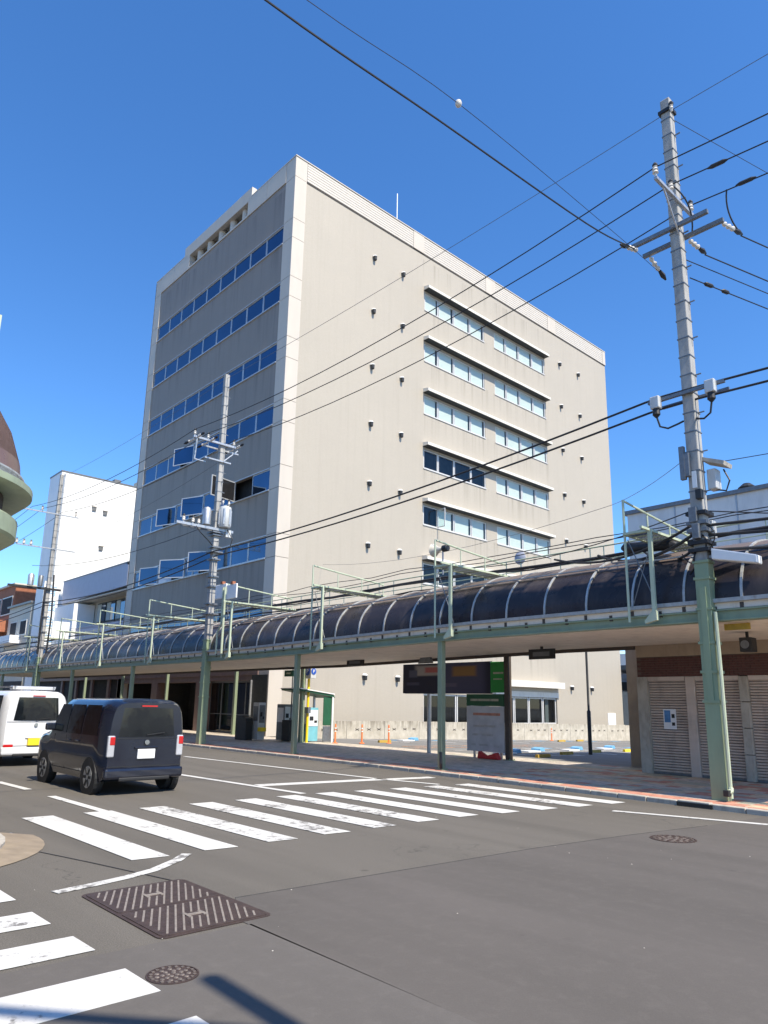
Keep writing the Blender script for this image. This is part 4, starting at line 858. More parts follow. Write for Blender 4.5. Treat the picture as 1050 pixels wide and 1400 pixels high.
strain(P1, (-6.1,-23.15,11.75), (-6.55,-23.15,11.62)); strain(P1, (-5.72,-23.25,11.72), (-5.4,-23.3,11.5)); strain(P1, (-5.7,-24.15,11.7), (-5.2,-24.15,11.75)); strain(P1, (-5.65,-24.85,11.78), (-5.0,-24.85,11.95))
cross_y(P1, -6.06, 8.06, -23.15, -24.75, 'galv_dk', .07); cross_y(P1, -5.72, 8.02, -23.3, -24.7, 'galv_dk', .06)
for y in (-23.35,-24.5):
    part('fuse_box', MB().box(-6.22,-6.06,y-.1,y+.1,7.85,8.12), M['box_grey'], P1, bev=.02); part('fuse_cap', MB().lathe((-6.14,y,7.66), [(.03,0),(.08,.06),(.07,.2)], 10), M['cable'], P1)
    s = 1 if y > -24 else -1
    part('jumper', MB().tube([(-6.14,y,7.68),(-6.12,y-s*.05,7.45),(-6.08,y-s*.2,7.38),(-6.0,y-s*.38,7.45),(-5.95,-23.97+s*.14,7.5)], .02, 6), M['cable'], P1)
part('top_clamp', MB().box(-6.03,-5.74,-24.12,-23.82,14.95,15.03), M['cable'], P1); pin_ins(P1, -6.02, -24.13, 14.85, .2, .045)
part('switch_box', MB().box(-5.76,-5.5,-24.3,-24.12,6.0,6.42), M['box_grey'], P1, bev=.02); part('box_hood', MB().prismX([(-24.5,6.42),(-24.08,6.6),(-24.08,6.68),(-24.52,6.5)], -5.85,-5.45), M['kerb'], P1)
part('jumper', MB().tube([(-5.6,-24.2,6.02),(-5.6,-24.42,5.95),(-5.6,-24.5,6.15),(-5.6,-24.4,6.4)], .018, 6), M['cable'], P1)
part('side_box', MB().box(-6.13,-6.04,-23.85,-23.75,6.2,6.9), M['galv_dk'], P1); part('number_plate', MB().box(-6.06,-6.04,-24.04,-23.95,6.0,6.35), M['signwhite'], P1)
part('equipment_box', MB().box(-6.12,-6.02,-24.0,-23.85,5.3,5.6), M['galv_dk'], P1)
for z, m_ in ((5.45,'cable'),(5.1,'galv_dk'),(4.85,'cable'),(5.25,'galv_dk'),(4.7,'cable')): part('cable_clamp', MB().box(-6.08,-5.68,-24.17,-23.77,z,z+.07), M[m_], P1)
for i, (dx, dy, z0, z1, w_) in enumerate(((-.2,.0,4.95,5.25,.07),(.16,-.12,5.0,5.35,.09),(-.17,-.1,5.75,5.95,.06),(.17,.05,5.5,5.8,.08),(-.19,.08,6.25,6.75,.05))):
    part('junction_box', MB().box(-5.88+dx-w_,-5.88+dx+w_,-23.97+dy-w_,-23.97+dy+w_,z0,z1), M[['galv_dk','box_grey','black','box_grey','galv_dk'][i]], P1, bev=.01)
rj = random.Random(4)
for i in range(9):
    a = Vector((-5.88+rj.uniform(-.2,.2), -24.12+rj.uniform(-.05,.3), 4.7+rj.uniform(0,1.3))); b = a + Vector((rj.uniform(-.25,.25), rj.uniform(-.5,.3), -rj.uniform(.1,.5))); c = a + Vector((rj.uniform(-.2,.3), rj.uniform(-.3,.5), -rj.uniform(.0,.9)))
    part('loose_cable', MB().tube([a*(1-t)**2+b*2*t*(1-t)+c*t*t for t in [j/8 for j in range(9)]], .012+.006*(i%2), 5), M['cable'], P1)
fl = thing('floodlight', 'long white tubular street light fixed to the tall square pole', 'street light', (-5.8,-24.2,4.5))
part('housing', MB().prismX([(-24.22,4.52),(-24.22,4.74),(-25.05,4.5),(-25.05,4.34)], -6.1,-5.85), M['signwhite'], fl, bev=.02); part('arm', MB().bar((-5.95,-24.05,4.6),(-5.95,-24.3,4.6),.05), M['galv'], fl)
P1.location.x -= .07; P1.location.y -= .03
P2 = pole(-5.88, -4.45, 15.28, .26, .2, 'white square concrete pole with a transformer before the blue windows', 4.0)
cross_x(P2, -4.6, 12.1, -7.25, -5.3, 'galv', .085); cross_x(P2, -4.3, 11.95, -6.6, -5.0, 'galv', .06); cross_x(P2, -4.6, 11.35, -6.7, -5.5, 'galv', .06)
part('arm_stay', MB().bar((-7.1,-4.6,12.1),(-7.1,-4.5,11.2),.05), M['galv'], P2); part('arm_stay', MB().bar((-7.1,-4.5,11.2),(-6.6,-4.5,11.2),.04), M['galv'], P2); part('arm_stay', MB().bar((-5.2,-4.6,12.0),(-5.8,-4.5,11.4),.04), M['galv'], P2)
for x in (-7.2,-6.6,-5.4): pin_ins(P2, x, -4.6, 12.14, .24, .06); strain(P2, (x+.05,-4.5,12.05), (x-.02,-4.1,12.0)); strain(P2, (x+.05,-4.7,12.05), (x+.02,-5.1,12.05))
tr = MB().lathe((-5.65,-4.72,8.55), [(.21,0),(.24,.04),(.24,.8),(.22,.86),(.08,.92)], 18); tb = part('transformer', tr, M['box_grey'], P2, smooth=True)
q = MB(); 
for a in range(6): q.box(-5.65+.25*math.cos(a)-.03,-5.65+.25*math.cos(a)+.03,-4.72+.25*math.sin(a)-.03,-4.72+.25*math.sin(a)+.03,8.65,9.3)
part('cooling_fin', q, M['galv'], tb)
for a in (-.15,.12): pin_ins(P2, -5.65+a, -4.75, 9.5, .2, .05)
part('transformer', MB().lathe((-6.35,-4.5,8.6), [(.16,0),(.17,.6),(.12,.7)], 14), M['galv'], P2, smooth=True)
cross_x(P2, -4.62, 8.45, -7.7, -5.2, 'galv', .1); cross_x(P2, -4.3, 8.45, -7.3, -5.2, 'galv_dk', .07)
for x, z in ((-7.0,8.5),(-6.75,8.5),(-7.4,8.5)): pin_ins(P2, x, -4.62, z, .26, .07)
for z, s in ((8.3,.25),(8.2,.2),(7.7,.2),(7.5,.25),(7.2,.2),(6.5,.18),(6.1,.2),(5.4,.2),(5.0,.25)):
    part('cable_clamp', MB().box(-5.88-s,-5.88+s,-4.45-s,-4.45+s,z,z+.06), M['galv_dk'], P2)
part('meter_box', MB().box(-5.55,-5.3,-4.7,-4.55,8.2,8.5), M['box_grey'], P2); part('jumper', MB().tube([(-5.5,-4.7,8.5),(-5.35,-4.9,8.1),(-5.4,-4.85,7.8),(-5.7,-4.7,7.6)], .02, 6), M['cable'], P2)
part('jumper', MB().tube([(-7.0,-4.62,8.6),(-6.7,-4.7,8.2),(-6.3,-4.7,7.9),(-6.0,-4.6,7.7)], .02, 6), M['cable'], P2)
P3 = pole(-5.88, 15.5, 15.4, .27, .18, 'slender utility pole hung with cables in front of the white tower', 4.0)
cross_x(P3, 15.4, 12.8, -8.8, -4.6, 'galv', .07); cross_x(P3, 15.4, 10.6, -8.0, -4.6, 'galv', .07)
for x in (-8.7,-8.2,-6.8,-4.8): pin_ins(P3, x, 15.4, 12.84, .28, .08)
for x in (-8.0,-7.6,-7.2): pin_ins(P3, x, 15.4, 10.6, .3, .1)
part('transformer', MB().lathe((-7.0,15.2,8.2), [(.17,0),(.18,.6),(.1,.7)], 14), M['galv'], P3, smooth=True); part('transformer', MB().lathe((-6.45,15.2,8.2), [(.12,0),(.14,.6),(.1,.65)], 14), M['galv_dk'], P3, smooth=True)
cross_x(P3, 15.3, 8.1, -8.2, -5.2, 'black', .12)
for i in range(4): part('cable_clamp', MB().box(-6.05,-5.7,15.32,15.68,4.6+i*.9,4.66+i*.9), M['galv_dk'], P3)
part('riser_cable', MB().tube([(-6.1,15.3,4.2),(-6.15,15.2,6),(-6.1,15.3,8.2)], .06, 6), M['cable'], P3); part('riser_cable', MB().tube([(-5.65,15.2,4.2),(-5.6,15.2,6.5),(-5.7,15.3,9)], .05, 6), M['cable'], P3)
q = MB(); q.box(-5.5,-4.5,15.1,15.2,5.2,6.2); one('pole_sign', q, M['signwhite'], 'small white board on the pole before the white tower', 'sign')
# ------------------------------------------------------------------ overhead cables
def cable(label, pts, r, m='cable', name='overhead_cable', n=6, sag=0, group=None):
    if len(pts) == 2 and sag:
        a, b = Vector(pts[0]), Vector(pts[1]); pts = [a+(b-a)*t - Vector((0,0,4*sag*t*(1-t))) for t in [i/16 for i in range(17)]]
    q = MB().tube(pts, r, n, cap=False); return one(name, q, M[m], label, 'cable', group, smooth=True)
def through(a, b, dip, n=12): a, b = Vector(a), Vector(b); return [a+(b-a)*i/n - Vector((0,0,4*dip*(i/n)*(1-i/n))) for i in range(n+1)]
def spl(P, n=6):
    P = [Vector(p) for p in P]; P = [P[0]*2-P[1]] + P + [P[-1]*2-P[-2]]; out = []
    for i in range(1, len(P)-2):
        for j in range(n):
            t = j/n; a, b, c, d = P[i-1:i+3]; out.append(.5*((2*b)+(c-a)*t+(2*a-5*b+4*c-d)*t*t+(3*b-a-3*c+d)*t**3))
    return out+[P[-2]]
def main_wire(xa, xb, za, zb, label, r=.015):
    R = through((xa,-24.1,za),(xa+.1,-62,za+.2),.9,14)[::-1]
    cable(label, R[:-1] + through((xa,-24.1,za),(xb,-4.6,zb),.55) + through((xb,-4.6,zb),(xb-.2,15.4,13.0),.5)[1:] + through((xb-.2,15.4,13.0),(xb-.3,40,12.8),.5)[1:], r)
main_wire(-7.0,-7.2,12.88,12.42,'uppermost of the three power lines strung between the two square poles')
main_wire(-6.3,-6.6,12.85,12.42,'middle of the three power lines strung between the two square poles')
main_wire(-5.35,-5.4,12.85,12.42,'lowest of the three power lines strung between the two square poles')
cable('hair thin earth wire joining the tops of the two square poles', through((-5.95,-62,15.2),(-5.95,-24,15.02),.3)[:-1]+through((-5.95,-24,15.02),(-5.9,-4.45,15.1),.15)+through((-5.9,-4.45,15.1),(-5.9,15.5,15.2),.2)[1:], .008, 'cable_grey')
for dx, z1, z2, z3, r, lb in ((-.04,8.12,7.5,7.3,.024,'upper of the paired thick black cables on the lower arms'),(.1,7.92,7.35,7.1,.024,'lower of the paired thick black cables on the lower arms')):
    cable(lb, through((-6.1+dx,-62,z1+.1),(-6.1+dx,-24.75,z1-.05),.5)[:-1]+[Vector((-6.1+dx,-24.3,z1-.02)),Vector((-6.1+dx,-23.5,z1))]+through((-6.1+dx,-23.1,z1-.02),(-6.05+dx,-4.7,z2),.25)+through((-6.05+dx,-4.7,z2),(-6.1+dx,15.4,z3),.45)[1:]+through((-6.1+dx,15.4,z3),(-6.1+dx,45,z3),.4)[1:], r)
cable('thick black line crossing the sky from the top centre to the tall square pole', spl([(-6.55,-23.3,11.55),(-8.64,-23.38,11.05),(-12.92,-23.37,10.68),(-16.09,-23.28,10.5),(-20,-23.2,10.55),(-27,-23,11.2)]), .016)
cable('thinner line above it carrying a pale ball marker', spl([(-5.45,-23.3,11.5),(-8.0,-23.5,11.22),(-12.86,-23.73,10.78),(-15.7,-23.65,10.5),(-20,-23.5,10.4),(-27,-23.4,10.9)]), .0055)
one('line_marker', MB().lathe((-12.86,-23.73,10.72), [(.02,0),(.045,.02),(.055,.06),(.045,.1),(.02,.12)], 12), M['porcelain'], 'pale ball marker threaded on the thin line in the blue sky', 'marker', smooth=True)
def away(p, dz_=0, L=36, d=(.947,-.32)): return (p[0]+d[0]*L, p[1]+d[1]*L, p[2]+dz_)
for lb, a, b, r in (('dark line leaving the pole arm tip toward the right edge', (-4.62,-24.85,12.05),away((-4.6,-24.85,12.05)),.016),('dark line leaving the pole just below the arms', (-4.9,-24.15,11.78),away((-4.9,-24.15,11.78)),.016),('thin line running right from below the double arm', (-5.75,-24.05,11.3),away((-5.75,-24.05,11.3)),.012),('service line with black sleeves low on the upper pole', (-5.7,-24.1,10.85),away((-5.7,-24.1,10.85)),.014),('faint guy wire sloping right from the pole top', (-5.8,-24.05,14.9),away((-5.8,-24.05,14.9),-2),.007),('faint dotted line leaving the grey switch box', (-5.6,-24.3,6.6),(-4,-60,6.8),.008)):
    cable(lb, through(a, b, .5, 14), r, 'cable')
for (a, b, c) in (((-6.3,-24.1,12.86),(-6.1,-24.5,12.3),(-5.65,-24.2,11.85)), ((-5.35,-24.9,12.8),(-5.25,-24.75,12.3),(-4.7,-24.85,12.05))):
    a, b, c = Vector(a)+Vector((.07,.03,0)), Vector(b)+Vector((.03,0,0)), Vector(c); pts = [a*(1-t)**2+b*2*t*(1-t)+c*t*t for t in [i/8 for i in range(9)]]; part('jumper', MB().tube(pts, .017, 6), M['cable'], P1)
for p, d in (((-5.35,-25.3,12.77),(0,-.3,-.02)), ((-6.3,-25.1,12.76),(0,-.3,-.02)), ((-5.18,-24.28,10.825),(.2,-.07,-.01)), ((-4.7,-24.44,10.8),(.16,-.055,-.01))):
    p, d = Vector(p)+Vector((.07,.03,0)), Vector(d); part('cable_sleeve', MB().tube([p-d*.7,p-d*.4,p+d*.4,p+d*.7], [.015,.045,.045,.015], 8), M['cable'], P1)
cable('heavy cable strung behind the viewer that shadows the near crossing', through((-24,-25.06,8.0),(-14.6,-36.2,8.0),.03,8), .06)
# telephone bundles lying above the arcade
rn = random.Random(11)
bl = ['thick black telephone bundle along the arcade ridge','black cable sagging just over the telephone bundle','lowest loose cable behind the ridge rail','thin upper telephone wire over the arcade ridge','second thin telephone wire over the arcade ridge']
for i, (x, z, r) in enumerate(((-3.6,5.62,.045),(-3.9,5.5,.022),(-3.2,5.4,.03),(-3.7,5.95,.012),(-3.4,6.15,.012))):
    pts = []
    y = -40
    while y < 44: pts.append((x+rn.uniform(-.08,.08), y, z-.05+rn.uniform(-.05,.05)-.07*abs(math.sin((y+24)*.3)))); y += 1.8
    cable(bl[i], pts, r)
bb = ['loose black cable bundle looping from the tall pole onto the ridge','second black cable drooping from the tall pole clamp','third black cable curling down from the tall pole clamp','thin cable stretched from the tall pole toward the ridge rail']
for i, (z, e, r, s) in enumerate(((5.3,(-3.6,-19,5.6),.03,.35),(5.1,(-3.9,-20.5,5.45),.035,.3),(4.8,(-3.5,-21.5,5.5),.03,.25),(5.6,(-3.3,-15,5.9),.012,.3))):
    cable(bb[i], through((-5.9,-23.8,z), e, s, 10), r)
    cable(['cable looping off to the right at the tall pole, thickest','cable off to the right just under the thickest one','slack cable off to the right at green casing top','thin cable off to the right over the slack ones'][i], through((-5.9,-24.1,z-.05), (-4.0+.3*i,-34,5.5+.1*i), .1+.15*i, 10), r)
one('splice_closure', MB().tube([(-5.3,-25.2,5.22),(-5.3,-25.3,5.22),(-5.25,-26.0,5.25),(-5.25,-26.1,5.25)], [.03,.09,.09,.03], 10), M['cable'], 'fat black splice case on the cables right of the tall pole', 'splice case', smooth=True)
one('splice_closure', MB().tube([(-4.9,-21.7,5.3),(-4.9,-21.8,5.3),(-5.1,-23.0,5.15),(-5.1,-23.1,5.15)], [.04,.12,.12,.04], 10), M['cable'], 'long black splice case under the catwalk left of the tall pole', 'splice case', smooth=True)
cable('thin service drop running from mid air clamps to the office wall', through((-2,-19.9,7.3),(3.0,-.1,8.9),.5,12), .007, 'cable_grey')
cable('thin service drop continuing to the tall pole', through((-5.8,-23.8,6.8),(-2,-19.9,7.3),.1,8), .007, 'cable_grey')
cable('thin service wire from the transformer pole to the white tower', through((-5.9,-4.4,11.4),(-5.9,15.5,10.6),.35,12), .009, 'cable_grey')
cable('pair wire drooping between transformer pole and the slender pole', through((-6.4,-4.5,8.5),(-7.0,15.3,9.4),.5,12), .013)
# ------------------------------------------------------------------ things hung on the arcade
t = thing('horn_speaker', 'cream horn loudspeaker on the catwalk above the roof panels', 'loudspeaker', (-5.2,-16.2,5.9))
part('horn', MB().lathe((-5.15,-15.95,6.05), [(.04,-.35),(.06,-.25),(.1,-.15),(.19,.0),(.2,.02),(.17,.02),(.05,-.12)], 16, 'Y'), M['cream'], t, smooth=True); part('driver', MB().lathe((-5.15,-16.4,6.05), [(.08,-.1),(.1,-.08),(.1,.08),(.05,.12)], 14, 'Y'), M['black'], t, smooth=True); part('bracket', MB().bar((-5.15,-16.3,5.3),(-5.15,-16.3,5.98),.03), M['galv'], t)
t = thing('round_mirror', 'small round bluish dish standing on the ridge rail', 'mirror', (-2.4,-17,5.6))
part('disc', MB().lathe((-2.45,-17.0,6.1), [(.02,-.03),(.2,-.01),(.21,.0),(.2,.01),(.02,.02)], 20, 'X'), M['lilac'], t, smooth=True); part('stem', MB().bar((-2.4,-17,5.4),(-2.4,-17,6.0),.03), M['galv'], t)
t = thing('sign_back', 'white double sign back on a pale green post beside the middle catwalk', 'sign', (-6.2,-6.1,3.5))
part('post', MB().tube([(-6.2,-6.1,3.4),(-6.2,-6.1,5.9)], .045, 8), M['green_lt'], t); part('post', MB().tube([(-6.2,-5.7,3.4),(-6.2,-5.7,4.2),(-6.2,-5.95,4.5),(-6.2,-5.95,5.9)], .035, 8), M['green_lt'], t)
part('plate', MB().box(-6.18,-6.12,-6.1,-5.3,5.5,6.05), M['signwhite'], t, bev=.02); part('plate', MB().box(-6.18,-6.12,-6.85,-6.12,5.42,5.97), M['signwhite'], t, bev=.02); part('cap', MB().bar((-6.15,-5.8,6.05),(-6.15,-5.8,6.15),.14,.14), M['brown_wall'], t); part('cap', MB().bar((-6.15,-6.55,5.97),(-6.15,-6.55,6.07),.14,.14), M['brown_wall'], t)
for x, y0_, y1_, z0, z1, lb in ((-3.0,-10.5,-9.6,3.0,3.26,'small dark sign box hanging from the arcade ceiling left of the billboard'),(-3.0,-18.5,-17.65,2.98,3.26,'small dark sign box hanging from the arcade ceiling near the shuttered shop')):
    t = thing('hanging_sign', lb, 'sign', (x,(y0_+y1_)/2,z0), 'dark signs hung under the arcade'); part('box', MB().box(x-.04,x+.04,y0_,y1_,z0,z1), M['black'], t, bev=.01); part('hanger', MB().bar((x,(y0_+y1_)/2,z1),(x,(y0_+y1_)/2,3.33),.06), M['black'], t); part('panel_print', MB().box(x-.045,x-.041,y0_+.15,y1_-.15,z0+.08,z1-.08), M['cable_grey'], t)
one('ceiling_sign', MB().box(-5.6,-5.54,-24.62,-24.15,3.19,3.31), M['ochre'], 'yellow sign strip tucked under the front beam beside the tall pole', 'sign')
t = thing('wall_speaker', 'dark square loudspeaker under the arcade beside the tall pole', 'loudspeaker', (-3.6,-23.4,2.9)); part('box', MB().box(-3.9,-3.6,-24.0,-23.75,2.9,3.2), M['black'], t, bev=.01); part('cone', MB().lathe((-3.92,-23.87,3.05), [(.09,0),(.03,.02)], 14, 'X'), M['galv_dk'], t); part('hanger', MB().bar((-3.75,-23.87,3.2),(-3.75,-23.87,3.33),.05), M['black'], t)
# lamps under arcade (unlit)
# street lamp behind the viewer whose shadow falls on the crossing
t = thing('traffic_pole', 'grey traffic pole behind the viewer by the crossing', 'pole', (-17.57,-31.7,0)); part('shaft', MB().tube([(-17.57,-31.7,0),(-17.57,-31.7,8.0)], .08, 12), M['galv'], t, smooth=True)
for nm, pos, ln in (('manhole_round_small', (-17.54,-25.47), 0), ('manhole_round_far', (-10.33,-25.17), 0)):
    x, y = pos; r0 = .16 if ln == 0 and 'small' in nm else .29
    t = thing('manhole_cover', 'small round cast iron cover by the shadow tip near the crossing' if 'small' in nm else 'round cast iron cover on the dark asphalt toward the right edge', 'manhole cover', (x, y, 0), 'round iron covers in the road')
    part('rim', MB().lathe((x,y,.004), [(r0,0),(r0,.006),(r0*.93,.007),(r0*.93,.001)], 32), M['iron'], t); part('lid', MB().lathe((x,y,.004), [(r0*.92,0),(r0*.92,.004)], 32), M['iron'], t)
    q = MB(); rr = random.Random(5)
    for j in range(20): a = 2*math.pi*j/20; q.box(x+r0*.82*math.cos(a)-r0*.06,x+r0*.82*math.cos(a)+r0*.06,y+r0*.82*math.sin(a)-r0*.06,y+r0*.82*math.sin(a)+r0*.06,.008,.012)
    for ring, n_ in ((.6,11),(.38,7),(.18,4)):
        for j in range(n_):
            a = 2*math.pi*j/n_+ring*5; c = (x+r0*ring*math.cos(a), y+r0*ring*math.sin(a)); s = r0*.1
            q.lathe((c[0],c[1],.008), [(s,0),(s*.8,.004),(s*.3,.004)], 6)
    part('cast_relief', q, M['iron_relief'], t)
t = thing('steel_road_plate', 'large rusty rhombic pair of ribbed iron covers set in the asphalt', 'access cover', (-16.82,-24.03,0))
cx, cy = -16.82, -24.03
def rr(x0,x1,y0,y1,r,n=5):
    pts = []
    for c, a0 in (((x1-r,y1-r),0),((x0+r,y1-r),90),((x0+r,y0+r),180),((x1-r,y0+r),270)): pts += [(c[0]+r*math.cos(math.radians(a0+90*i/n)), c[1]+r*math.sin(math.radians(a0+90*i/n))) for i in range(n+1)]
    return pts
part('frame', MB().prism(rr(-17.3,-16.34,-24.8,-23.27,.07), .003, .009), M['iron'], t)
for y0_, y1_ in ((-24.77,-24.04),(-24.03,-23.30)):
    lid = part('lid', MB().prism(rr(-17.27,-16.37,y0_,y1_,.05), .009, .014), M['iron'], t); q = MB()
    for j in range(30):
        # diagonal ribs clipped to the lid
        off = -1.4+j*.067; pts = []
        xa, xb, ya, yb = -17.23, -16.41, y0_+.04, y1_-.04; slope = 1.9
        # line x = xa+off + (y-ya)*(-.35)
        f = lambda yy: xa + off + .95 + (yy-ya)*.5
        seg_ = [yy for yy in [ya+(yb-ya)*i/24 for i in range(25)] if xa < f(yy) < xb]
        if len(seg_) > 1:
            s0, s1 = seg_[0], seg_[-1]; mid = (s0+s1)/2
            if abs(f(mid)-(xa+xb)/2) < .08 and abs(mid-(ya+yb)/2) < .15: q.bar((f(s0),s0,.0155),(f(mid-.07),mid-.07,.0155),.016,.004); q.bar((f(mid+.07),mid+.07,.0155),(f(s1),s1,.0155),.016,.004)
            else: q.bar((f(s0),s0,.0155),(f(s1),s1,.0155),.016,.004)
    part('rib', q, M['iron_rib'], lid)
    c = ((-17.27-16.37)/2, (y0_+y1_)/2); q = MB(); q.box(c[0]-.08,c[0]+.08,c[1]-.02,c[1]+.02,.014,.02); q.box(c[0]-.08,c[0]-.05,c[1]-.06,c[1]+.06,.014,.019); q.box(c[0]+.05,c[0]+.08,c[1]-.06,c[1]+.06,.014,.019); part('lift_slot', q, M['iron_rib'], lid)
# ------------------------------------------------------------------ vehicles
M['car_dark'] = mat('navy_paint', (.008,.01,.02), .2, 0, .04, 1, coat=.6); M['car_white'] = mat('white_paint', (.7,.7,.7), .3, 0, .02, 1, coat=.4)
M['car_glass'] = mat('tinted_glass', (.008,.01,.012), .06, 0, .02); M['lamp_red'] = mat('tail_red', (.45,.015,.015), .2, 0, .05); M['lamp_clear'] = mat('lamp_clear', (.5,.5,.52), .15, .2)
M['trim'] = mat('black_trim', (.015,.015,.016), .6); M['rim'] = mat('wheel_rim', (.4,.41,.42), .35, .7); M['chrome'] = mat('chrome', (.6,.6,.6), .15, 1, .02)
def car(name, label, cx, yr, W, H, L, paint, plate, led=False):
    t = thing(name, label, 'car', (cx, yr+L/2, 0)); hw = W/2
    belt = H*.58; zb = .24
    def hwid(z):                                     # half width by height: sill tuck, shoulder, tumblehome
        if z < .45: return hw*(.95+.05*(z-zb)/(.45-zb))
        if z < belt: return hw
        return hw*(1-.115*((z-belt)/(H-belt))**1.3)
    st = [(0.0,.60,.93),(.03,.30,.965),(.12,.26,.985),(.35,zb,1.),(L*.3,zb,1.),(L*.6,zb,1.),(L*.72,zb,1.)]
    def roof(y): # roof line
        if y < .35: return H*(.955+.045*math.sin(math.pi/2*y/.35))
        if y < L*.62: return H
        if y < L*.8: return H - (H-belt-.06)*((y-L*.62)/(L*.18))**1.25
        return belt+.06 - .16*((y-L*.8)/(L*.2))**2
    ys = [0,.02,.06,.14,.28,.45,L*.2,L*.3,L*.42,L*.52,L*.62,L*.66,L*.7,L*.74,L*.8,L*.86,L*.92,L*.96,L*.985,L]
    def plan(y):                                     # rounding of the plan shape at the ends
        e = min(y, L-y); return 1 - .13*max(0, 1-e/.28)**2.2
    def zlow(y): e = min(y, L-y); return zb + .12*max(0, 1-e/.12)
    q = MB(); n = None; rows = []
    for y in ys:
        zt = roof(y); zl_ = zlow(y); row = []
        zsr = [zl_+(zt-zl_)*f for f in (0,.08,.2,.35,.5,.62,.75,.86,.93,.97)]
        e = min(y, L-y); crown = .05
        right = [(hwid(z)*plan(y)*(1 if i < 7 else (.985,.94,.86)[i-7]), z+(0 if i < 7 else 0)) for i, z in enumerate(zsr)]
        top = [(hwid(zt)*plan(y)*f, zt-crown*(f**2)*.6) for f in (.74,.45,0)]
        half = right+top; row = half + [(-x, z) for x, z in half[::-1][1:]]
        rows.append([(cx+x, yr+y, z) for x, z in row])
    n = len(rows[0]); q.add([p for r_ in rows for p in r_], [(j*n+i, j*n+(i+1)%n, (j+1)*n+(i+1)%n, (j+1)*n+i) for j in range(len(rows)-1) for i in range(n)] + [tuple(range(n))[::-1], tuple(range((len(rows)-1)*n, len(rows)*n))])
    body = part('body', q, M[paint], t, smooth=True)
    def side(y, z, s, out=.006): return (cx+s*(hwid(z)*plan(y)+out), yr+y, z)
    g0, g1 = belt+.04, H-.13
    for s in (-1, 1):
        for a, b in ((.3,L*.29),(L*.31,L*.5),(L*.52,L*.655)):
            q = MB(); k = 5; vs = []
            for i in range(k+1):
                for j in range(5):
                    z = g0+(g1-g0)*j/4; bb = b + (L*.09*(1-j/4) if b > L*.6 else 0); aa = a+.05*(j/4 if a < .4 else 0); vs.append(side(aa+(bb-aa)*i/k, z, s))
            q.add(vs, [(i*5+j, i*5+j+1, (i+1)*5+j+1, (i+1)*5+j) for i in range(k) for j in range(4)]); part('side_window', q, M['car_glass'], t, smooth=True)
        # door seams, handles, arches, wheels
        q = MB()
        for y in (L*.3, L*.51, L*.69): 
            for z0_, z1_ in ((.35,belt),): q.bar(side(y,z0_,s,.001), side(y,z1_,s,.001), .008, .008)
        q.bar(side(.4,.36,s,.001), side(L*.72,.36,s,.001), .01, .01); part('door_seam', q, M['trim'], t)
        for y in (L*.34, L*.47): part('door_handle', MB().box(*(sorted((cx+s*(hw+.0),cx+s*(hw+.03)))), yr+y-.08, yr+y+.08, belt-.1, belt-.07), M[paint], t, bev=.008)
        part('mirror', MB().box(*sorted((cx+s*(hw*.97), cx+s*(hw+.17))), yr+L*.7, yr+L*.7+.1, belt+.06, belt+.2), M[paint], t, bev=.03)
        for y in (.55, L-.62):
            r = .29; xc = cx+s*(hw-.1)
            part('wheel_arch', MB().lathe((cx+s*(hw-.055), yr+y, r), [(.345,-.06),(.345,.06)], 24, 'X'), M['trim'], t)
            wl = part('wheel', MB().lathe((xc, yr+y, r), [(.2,-.09),(.27,-.1),(r,-.07),(r,.07),(.27,.1),(.2,.095)], 28, 'X'), M['rubber'], t, smooth=True)
            q = MB(); q.lathe((xc+s*.098, yr+y, r), [(.19,-.01),(.19,.005)], 24, 'X'); part('rim', q, M['rim'], wl)
            q = MB()
            for j in range(6): a_ = math.pi*j/3; q.bar((xc+s*.106, yr+y+.05*math.cos(a_), r+.05*math.sin(a_)), (xc+s*.106, yr+y+.17*math.cos(a_+.0), r+.17*math.sin(a_)), .02, .05, up=(0, -math.sin(a_), math.cos(a_)))
            part('wheel_slot', q, M['trim'], wl)
        # tail lamps: upright at the corners
        x0, x1 = sorted((cx+s*hw*.74, cx+s*hw*.90)); z0_, z1_ = (H*.42, H*.60) if led else (.42,.50)
        if led:
            part('tail_lamp', MB().box(x0, x1, yr-.02, yr+.05, H*.39, H*.61), M['lamp_clear'], t, bev=.02); part('tail_lamp', MB().box(x0+.03, x1, yr-.025, yr+.04, H*.51, H*.60), M['lamp_red'], t, bev=.015)
            part('reflector', MB().box(*sorted((cx+s*hw*.62, cx+s*hw*.84)), yr-.03, yr+.02, .36, .42), M['lamp_red'], t, bev=.01)
        else:
            part('tail_lamp', MB().box(*sorted((cx+s*hw*.6, cx+s*hw*.88)), yr-.025, yr+.05, .44, .53), M['lamp_red'], t, bev=.015)
    # rear window
    a, b = (hwid(H*.85)*.8, hwid(belt)*.86); z0_, z1_ = belt+.03, H-.17
    q = MB(); vs = []
    for j in range(5):
        z = z0_+(z1_-z0_)*j/4
        for i in range(9): f = -1+2*i/8; vs.append((cx+f*(b+(a-b)*j/4), yr-.012+.03*f**4, z))
    q.add(vs, [(j*9+i, j*9+i+1, (j+1)*9+i+1, (j+1)*9+i) for j in range(4) for i in range(8)]); rw = part('rear_window', q, M['car_glass'], t, smooth=True)
    part('wiper', MB().bar((cx-.02,yr-.03,z0_+.03),(cx+.32,yr-.03,z0_+.07),.015), M['trim'], rw)
    part('stop_lamp', MB().box(cx-.15,cx+.15,yr-.02,yr+.02,H-.145,H-.12), M['lamp_red'], t)
    q = MB(); zz = .3; q.box(cx-hw*.93, cx+hw*.93, yr-.05, yr+.1, .27, .47); part('bumper', q, M[paint], t, bev=.05)
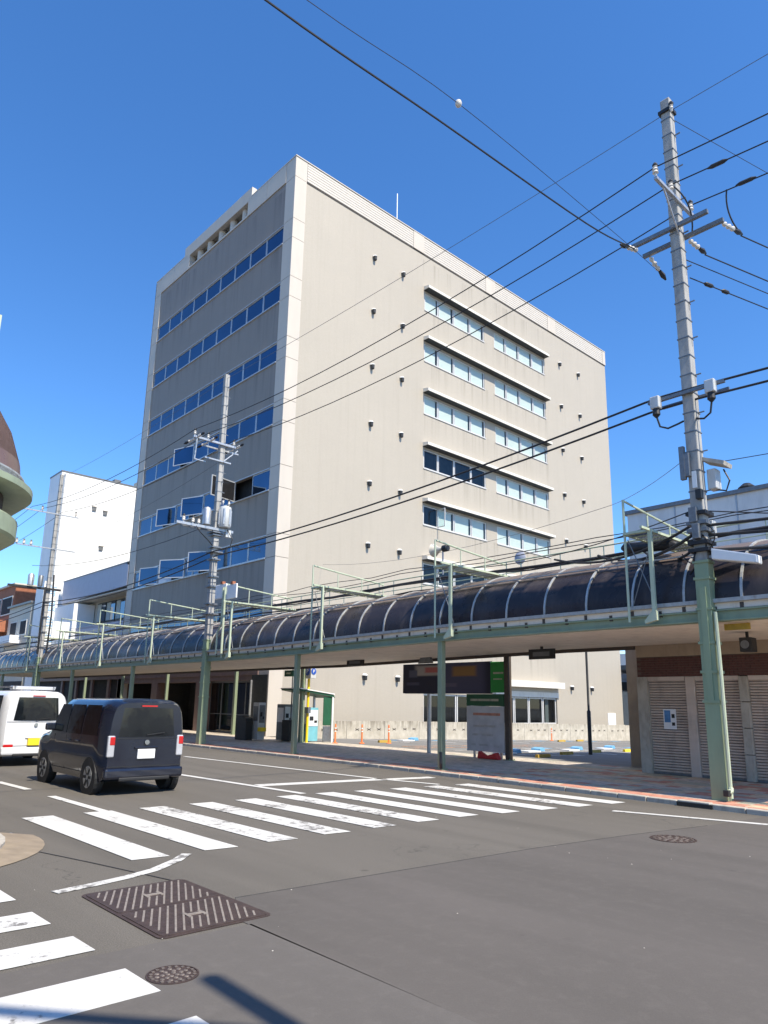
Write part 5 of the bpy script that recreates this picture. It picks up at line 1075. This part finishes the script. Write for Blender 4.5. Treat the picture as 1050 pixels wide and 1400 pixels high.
    part('bumper_insert', MB().box(cx-hw*.6, cx+hw*.6, yr-.055, yr, .24, .31), M['trim'], t, bev=.02)
    q = MB(); q.bar((cx-hw*.85,yr-.002,belt-.0),(cx+hw*.85,yr-.002,belt-.0),.008,.012); q.bar((cx-hw*.88,yr-.004,.49),(cx+hw*.88,yr-.004,.49),.008,.012); part('tailgate_seam', q, M['trim'], t)
    pz = .62 if led else .5; pp = part('licence_plate', MB().box(cx-.165,cx+.165,yr-.075 if not led else yr-.035,yr-.0,pz,pz+.165), M[plate], t, bev=.005)
    part('emblem', MB().lathe((cx,yr-.02,belt-.07), [(.045,-.012),(.045,.0)], 14, 'Y'), M['chrome'], t)
    part('plate_garnish', MB().box(cx-.22,cx+.22,yr-.03,yr,pz+.175,pz+.21), M[paint], t, bev=.008)
    # windscreen and front lamps
    q = MB(); vs = []
    for j in range(4):
        y = L*.64+(L*.15)*j/3
        for i in range(7): f = -1+2*i/6; vs.append((cx+f*hwid(roof(y))*.84, yr+y+.02, roof(y)+.012-.03*f*f))
    q.add(vs, [(j*7+i, j*7+i+1, (j+1)*7+i+1, (j+1)*7+i) for j in range(3) for i in range(6)]); part('windscreen', q, M['car_glass'], t, smooth=True)
    for s in (-1,1): part('headlight', MB().box(*sorted((cx+s*hw*.55, cx+s*hw*.88)), yr+L-.06, yr+L+.005, .62, .78), M['lamp_clear'], t, bev=.03)
    return t
car('minivan', 'dark navy boxy minicar seen from behind in the near lane', -13.90, -17.02, 1.60, 1.68, 3.55, 'car_dark', 'signwhite', led=True)
v = car('microvan', 'small white van with yellow plate ahead of the dark minicar', -13.74, -10.3, 1.62, 1.84, 3.4, 'car_white', 'yellow')
part('roof_rack', MB().box(-14.25,-13.2,-9.8,-9.5,1.86,1.95), M['lamp_clear'], v, bev=.02)
part('roof_rail', MB().bar((-14.2,-9.9,1.93),(-14.2,-7.6,1.93),.04), M['galv'], v); part('roof_rail', MB().bar((-13.25,-9.9,1.93),(-13.25,-7.6,1.93),.04), M['galv'], v)
